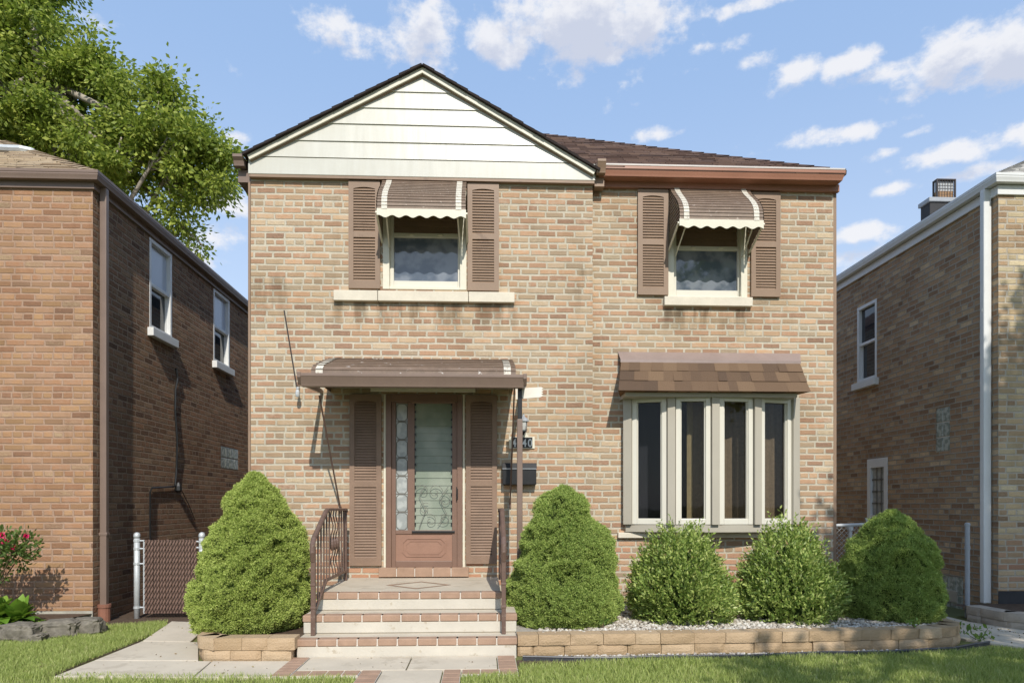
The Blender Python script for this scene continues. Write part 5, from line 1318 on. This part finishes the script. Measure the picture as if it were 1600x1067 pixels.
def yew(px, Y, zb, zt_, rad, label, seed, lean=0, n=1900):
    x = PX(px, Y); t = thing('yew', label, 'shrub', (x, Y, zb), 'yew shrubs under the bow window')
    H = zt_-zb; rs = np.random.RandomState(seed)
    Vs = []; Fs = []; off = 0; tw = MB()
    C = []; D = []; Ls = []
    made = 0
    while made < n:
        f = rs.rand()**1.0; a = rs.uniform(0, 2*math.pi)
        pr = float(np.interp(f, [0, .15, .3, .5, .7, .85, 1], [.78, .97, 1, .90, .68, .43, .12]))
        if rs.rand() > pr+.08: continue
        if math.sin(a) > .5 and rs.rand() < .6: continue
        lump = noise.noise(Vector((math.cos(a)*1.7, math.sin(a)*1.7, f*3.2+seed)))
        dep = rs.rand()**2*.45
        r = rad*pr*(1+.34*lump)*(1-dep*.5)
        base = np.array([x+r*math.cos(a)+lean*f, Y+r*math.sin(a), zb+f*H*(.93+.1*lump)-.03])
        d = np.array([math.cos(a)*(1-.55*f), math.sin(a)*(1-.55*f), .45+f*1.1])+rs.normal(scale=.28, size=3); d /= np.linalg.norm(d)
        L = rs.uniform(.08, .18)*(1.35 if f > .75 else 1)*(1.5 if rs.rand() < .07 else 1)
        k = 13
        for j in range(k):
            q = base+d*L*(j/k); side = rs.normal(size=3); side -= d*side.dot(d); side /= np.linalg.norm(side)
            C.append(q); D.append(side*.7+d*.85); Ls.append(rs.uniform(.026, .048))
        made += 1
    C = np.array(C); D = np.array(D); Ls = np.array(Ls)
    V, Fc = leaves(C, D, Ls, Ls*.42); npmesh('foliage', V, Fc, 'yew', t)
    # dark twiggy heart and a few stems
    mb = MB()
    for k in range(14):
        a = 2*math.pi*k/14; r = rad*.6*rs.uniform(.5, 1)
        mb.tube([(x+.03*math.cos(a), Y+.03*math.sin(a), zb-.03), (x+r*.6*math.cos(a), Y+r*.6*math.sin(a), zb+H*.35), (x+r*math.cos(a), Y+r*math.sin(a), zb+H*rs.uniform(.5, .8))], [.012, .008, .004], 5)
    mb.build('stem', 'twig', t)
    vs = []; fs = []; NA, NH = 24, 14
    for i in range(NH+1):
        f = i/NH; pr = float(np.interp(f, [0, .15, .3, .5, .7, .85, 1], [.78, .97, 1, .90, .68, .43, .12]))
        for k in range(NA):
            a = 2*math.pi*k/NA; lump = noise.noise(Vector((math.cos(a)*1.7, math.sin(a)*1.7, f*3.2+seed))); r = rad*.66*pr*(1+.36*lump)
            vs.append((x+r*math.cos(a)+lean*f, Y+r*math.sin(a), zb+f*H*.80))
    for i in range(NH):
        for k in range(NA): fs.append((i*NA+k, i*NA+(k+1) % NA, (i+1)*NA+(k+1) % NA, (i+1)*NA+k))
    fs.append(tuple(NH*NA+k for k in range(NA)))
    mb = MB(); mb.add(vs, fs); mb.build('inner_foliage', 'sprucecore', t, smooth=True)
yew(1062, -1.0, .15, 1.05, .455, 'rounded yew shrub under the left half of the bow window', 4)
yew(1224, -.95, .15, 1.06, .445, 'looser yew shrub under the right end of the bow window', 21, .05)

# roses and broad-leaved plants in the left neighbour's bed
def cloud_leaves(cs, rads, per, L, W, mat, name, parent, seed, up=.4):
    rs = np.random.RandomState(seed); Cs = []; Ds = []
    for c, r in zip(cs, rads):
        d = rs.normal(size=(per, 3)); d /= np.linalg.norm(d, axis=1, keepdims=True); q = np.array(c)+d*r*rs.rand(per, 1)**.4
        Cs.append(q); Ds.append(d+np.array([0, 0, up])+rs.normal(scale=.4, size=(per, 3)))
    C = np.vstack(Cs); D = np.vstack(Ds); Ls = rs.uniform(L*.7, L*1.25, len(C)); V, Fc = leaves(C, D, Ls, Ls*W); return npmesh(name, V, Fc, mat, parent)
Yr = -.55
rb = thing('rose_bush', 'rose bush with bright pink-red blooms against the left brick house', 'rose bush', (PX(0, Yr), Yr, .1))
cs = [tuple(at(px, py, Yr+rnd.uniform(-.15, .1))) for px, py in ((-5, 865), (22, 858), (-20, 880), (5, 845), (40, 848), (-35, 860), (-45, 890), (-10, 895), (30, 870), (-60, 850), (-60, 900))]
cloud_leaves(cs, [.15]*len(cs), 190, .045, .6, 'roseleaf', 'foliage', rb, 3)
mb = MB()
for c in cs: mb.tube([(PX(-20, Yr), Yr, .1), (PX(-15, Yr)+rnd.uniform(-.1, .1), Yr, .4), c], [.01, .008, .005], 5)
mb.build('stem', 'twig', rb)
for px, py in ((3, 836), (8, 846), (-4, 842), (41, 837), (20, 855), (-8, 853), (-40, 838), (-55, 870), (-20, 826)):
    c = np.array(at(px, py, Yr-.12)); n = 26; d = R.normal(size=(n, 3)); d[:, 1] -= .4; V, Fc = leaves(np.repeat(c[None], n, 0), d, R.uniform(.026, .042, n), R.uniform(.028, .036, n), .1); npmesh('rose_bloom', V, Fc, 'rose', rb)
def hosta(px, Y, label, s, seed):
    x = PX(px, Y); t = thing('hosta', label, 'plant', (x, Y, .1), 'broad-leaved plants in the left bed'); rs = random.Random(seed)
    vs = []; fs = []; fs2 = []
    for k in range(90):
        a = rs.uniform(0, 2*math.pi); L = s*rs.uniform(.6, 1.1); tilt = rs.uniform(.3, 1.2); wd = L*rs.uniform(.16, .24)
        d = Vector((math.cos(a), math.sin(a), 0)); sd = Vector((-d.y, d.x, 0)); b = len(vs); ns = 6
        for i in range(ns+1):
            f = i/ns; h = L*(math.sin(tilt)*f*1.2-.75*f*f*math.cos(tilt)); o = L*math.cos(tilt)*f*.95
            c = Vector((x, Y, .11))+d*o+Vector((0, 0, max(.01, h))); ww = wd*math.sin(math.pi*min(1, .08+f*.95))**.8 if i < ns else .002
            vs += [c-sd*ww+Vector((0, 0, .012)), c, c+sd*ww+Vector((0, 0, .012))]
        for i in range(ns):
            q = b+i*3; fs += [(q, q+1, q+4, q+3), (q+1, q+2, q+5, q+4)]
    mb = MB(); mb.add(vs, fs); mb.build('leaves', 'hosta', t, smooth=True, fixn=False)
hosta(-10, -.75, 'bright green hosta clump below the rose bush', .37, 4)
hosta(26, -.72, 'smaller green hosta clump beside the stone edging', .30, 9)
# weeds and seedlings
def weed(px, py, z, s, label, seed, cat='weed'):
    p = gnd(px, py, z); rs = np.random.RandomState(seed); n = 34
    t = thing('weed', label, cat, (p.x, p.y, z), 'small weeds along the block walls')
    C = np.array([p.x, p.y, z])+rs.normal(scale=(s*.35, s*.3, 0), size=(n, 3)); C[:, 2] = z+rs.rand(n)*s*.7
    D = rs.normal(size=(n, 3)); D[:, 2] = np.abs(D[:, 2])+.4; L = rs.uniform(.5, 1, n)*s*.5
    V, Fc = leaves(C, D, L, L*.5); npmesh('leaves', V, Fc, 'weed', t)
    mb = MB()
    for k in range(5): mb.tube([(p.x, p.y, z-.01), tuple(C[k])], .003, 4)
    mb.build('stem', 'twig', t)
weed(1400, 1006, .03, .12, 'weed tuft at the foot of the wall below the squat spruce', 1)
weed(1300, 1006, .03, .09, 'tiny weed in the wall joint under the right yew', 2)
weed(1530, 1000, .0, .16, 'leafy weed at the end of the black edging near the right path', 3)
weed(1490, 992, .02, .14, 'low weed at the rounded right end of the long wall', 4)
weed(670, 1058, .0, .06, 'tiny weed sprouting in the paving joint before the steps', 5) if False else None
weed(500, 905, .45, .16, 'leafy sprig poking through the left handrail', 6)
weed(62, 992, .03, .10, 'weed growing between the edging stones on the left', 7)
weed(1428, 978, .19, .09, 'seedling in the gravel in front of the squat spruce', 8)
weed(943, 978, .19, .08, 'seedling in the gravel beside the middle spruce', 9)

# grass
def grass(poly, n, h0, h1, name, z=0., holes=()):
    p = scatter(poly, n)
    for h in holes: p = p[~inpoly(p, h)]
    n = len(p)
    patch = np.array([noise.noise(Vector((a*2.2, b*2.2, 3))) for a, b in p]); 
    h = R.uniform(h0, h1, n)*(1+.45*patch); ang = R.uniform(0, 2*np.pi, n); w = R.uniform(.0016, .0032, n)
    dx, dy = np.cos(ang), np.sin(ang); la = R.uniform(0, 2*np.pi, n); ln_ = h*R.uniform(.15, .75, n)
    b = np.concatenate([p, np.full((n, 1), z-.012)], 1); s = np.stack([dx*w, dy*w, 0*w], 1)
    mid = b+np.stack([np.cos(la)*ln_*.35, np.sin(la)*ln_*.35, h*.6], 1); tip = b+np.stack([np.cos(la)*ln_, np.sin(la)*ln_, h], 1)
    V = np.stack([b-s, b+s, mid+s*.8, mid-s*.8, tip], 1).reshape(-1, 3); i = 5*np.arange(n)[:, None]
    Fq = i+np.array([[0, 1, 2, 3]]); Ft = i+np.array([[3, 2, 4, 4]])
    tri = np.concatenate([i+np.array([[0, 1, 2]]), i+np.array([[0, 2, 3]]), i+np.array([[3, 2, 4]])])
    o = npmesh(name, V, tri, 'grass'); return tag(o, kind='stuff')
def g2(px, py): p = gnd(px, py); return (p.x, p.y)
gl = [(-5.9, -1.25), g2(0, 1004), g2(60, 1003), g2(130, 990), g2(160, 978), g2(262, 971), g2(258, 980), g2(218, 1000), g2(140, 1030), g2(78, 1056), (-3.9, -2.62), (-6.5, -2.62)]
grass(gl, 60000, .025, .06, 'grass')
gf = [(-6.5, -2.64), g2(78, 1054.5), g2(428, 1057), (-.945, -2.53), (-.945, -4.6), (-6.5, -4.6)]
grass(gf, 60000, .025, .06, 'grass')
grr = [(-.16, -2.53), (.275, -2.50), (.29, -2.10), (.6, -2.07), (2.4, -2.01), (3.6, -1.91), (4.2, -1.83), (4.7, -1.7), (5.2, -2.1), (7, -2.6), (7, -4.6), (-.16, -4.6)]
grass(grr, 150000, .025, .06, 'grass', holes=[[(.27, -2.2), (.27, -1.9), (.95, -2.02), (.8, -2.12), (.5, -2.16)]])
sheet('bare_soil', [(.27, -2.35), (.28, -1.98), (1.2, -2.02), (1.1, -2.12), (.7, -2.2)], -.008, 'soil')
p_ = [g2(76, 1057.5), g2(140, 1031), g2(218, 1001), g2(262, 972), g2(250, 972), g2(205, 1000), g2(125, 1028), g2(60, 1056)]
sheet('soil_edge', p_, -.007, 'soil')

# ------------------------------------------------ trees
def tree(label, base, trunk, lobes, leaf, L, seed, per=120, dens=24, clump=.42, mat='maple', name='tree', limbs=None, group=None):
    t = thing(name, label, 'tree', base, group); rs = np.random.RandomState(seed); mb = MB()
    top = Vector(trunk[-1]); mb.tube(trunk, [.17*(1-.6*i/(len(trunk)-1)) for i in range(len(trunk))], 10)
    fork = [Vector(q) for q in trunk]
    Cs = []; Ds = []
    for (c, r) in lobes:
        c = Vector(c); f = fork[rs.randint(max(1, len(fork)-3), len(fork))]
        m = f.lerp(c, .5)+Vector((rs.normal()*.25, rs.normal()*.25, -.15+rs.normal()*.2)); m2 = f.lerp(c, .8)+Vector((rs.normal()*.2, rs.normal()*.2, rs.normal()*.15))
        mb.tube([f, m, m2, c], [.10, .065, .04, .018], 7)
        k = int(dens*(r/1.4)**2.2)
        for i in range(k):
            d = rs.normal(size=3); d /= np.linalg.norm(d); q = np.array(c)+d*r*rs.uniform(.35, 1)**.6*np.array([1, 1, .9])
            if i % 3 == 0: mb.tube([m2, m2.lerp(Vector(q), .6)+Vector((0, 0, .08)), Vector(q)], [.022, .014, .006], 5)
            n = int(per*rs.uniform(.5, 1.3)); cr = clump*rs.uniform(.6, 1.25)
            e = rs.normal(size=(n, 3))*np.array([.5, .5, .34])*cr
            Cs.append(q+e); dd = e*1.2/cr+np.array([0, 0, -.45])+rs.normal(scale=.45, size=(n, 3)); Ds.append(dd)
    mb.build('trunk', 'bark', t, smooth=True)
    C = np.vstack(Cs); D = np.vstack(Ds); n = len(C); Ls = rs.uniform(L*.65, L*1.3, n)
    V, Fc = leaves(C, D, Ls, Ls*.55, .08); npmesh('crown', V, Fc, mat, t)
    return t
YT = 9.0
def lb(px, py, rp, dy=0):
    p = at(px, py, YT+dy); return (tuple(p), rp*(YT+dy+7.7)/F)
lobes = [lb(95, 205, 45, -.9), lb(150, 240, 40, -.8), lb(22, 60, 86), lb(112, 88, 48), lb(150, 150, 75, .8), lb(20, 150, 90, -.6), lb(225, 175, 62), lb(262, 215, 62, -.5), lb(300, 260, 58, .4), lb(215, 265, 55, .8), lb(320, 245, 42, -.3), lb(290, 315, 32),
         lb(120, 235, 60, .6), lb(-60, 60, 100), lb(-60, 200, 100, .7), lb(15, -70, 84, .5), lb(-40, -80, 110), lb(255, 160, 32), lb(158, 112, 30), lb(235, 345, 26, 1), lb(285, 365, 24, .5), lb(318, 385, 20, .5), lb(60, 215, 60, 1.2), lb(335, 290, 28, -.2), lb(190, 215, 50, -.6)]
bx, by = PX(40, YT), YT
trunk = [(bx, by, 0), (bx+.1, by, 2.0), (bx+.3, by+.1, 4.2), (bx+.5, by, 5.8), tuple(at(120, 200, YT)), tuple(at(60, 120, YT))]
tree('large leafy maple rising behind the left brick house', (bx, by, 0), trunk, lobes, None, .125, 5, per=230, dens=42, clump=.40, name='maple_tree')
# the street tree behind the camera whose shade falls on the right-hand house and lawn
sx, sy = 6.6, -9.2
slobes = [((5.6, -7.4, 6.1), 1.0), ((6.8, -6.9, 6.5), 1.1), ((6.2, -8.3, 7.4), 1.2), ((5.0, -9.2, 6.3), .95), ((7.6, -8.2, 7.2), 1.2), ((4.4, -9.9, 5.7), .7), ((6.9, -6.4, 5.0), .8), ((7.9, -7.0, 8.4), 1.2), ((6.4, -7.0, 8.0), .9), ((3.6, -10.2, 6.0), .6), ((5.1, -7.0, 5.2), .4), ((6.9, -7.3, 4.0), .7), ((7.3, -6.2, 6.2), 1.1), ((6.6, -5.6, 5.7), .7), ((7.4, -5.9, 7.6), .9)]
tree('street maple near the kerb shading the right-hand house', (sx, sy, 0), [(sx, sy, 0), (sx, sy, 1.8), (sx+.05, sy+.1, 3.4), (sx, sy+.3, 5.0), (sx-.1, sy+.6, 6.6)], slobes, None, .15, 8, per=110, dens=34, clump=.42, name='street_tree')
def litter(name, poly, n, z, mat, L):
    p = scatter(poly, n); C = np.concatenate([p, np.full((n, 1), z)], 1); D = R.normal(size=(n, 3)); D[:, 2] = np.abs(D[:, 2])*.12+.05
    Ls = R.uniform(.4, 1.2, n)*L; V, Fc = leaves(C, D, Ls, Ls*.5); return tag(npmesh(name, V, Fc, mat), kind='stuff')
M['dry'] = island_mat('dry_leaf', [(.2, (.13, .085, .05)), (.6, (.26, .19, .10)), (.9, (.38, .33, .16))], .9, .2)
litter('leaf_litter', [(-4.2, -2.5), (-1.6, -2.5), (-1.6, -2.0), (-2.4, -2.0), (-2.6, -1.0), (-3.6, .1), (-4.2, .1)], 110, .016, 'dry', .022)
litter('leaf_litter', [(-1.5, -2.35), (.1, -2.35), (.1, -1.93), (-1.5, -1.93)], 26, .016, 'dry', .018)
litter('leaf_litter', bedG, 420, .172, 'dry', .028)
litter('leaf_litter', [(4.8, -1.6), (5.4, -1.9), (5.4, -.3), (4.8, -.3)], 90, .012, 'dry', .03)
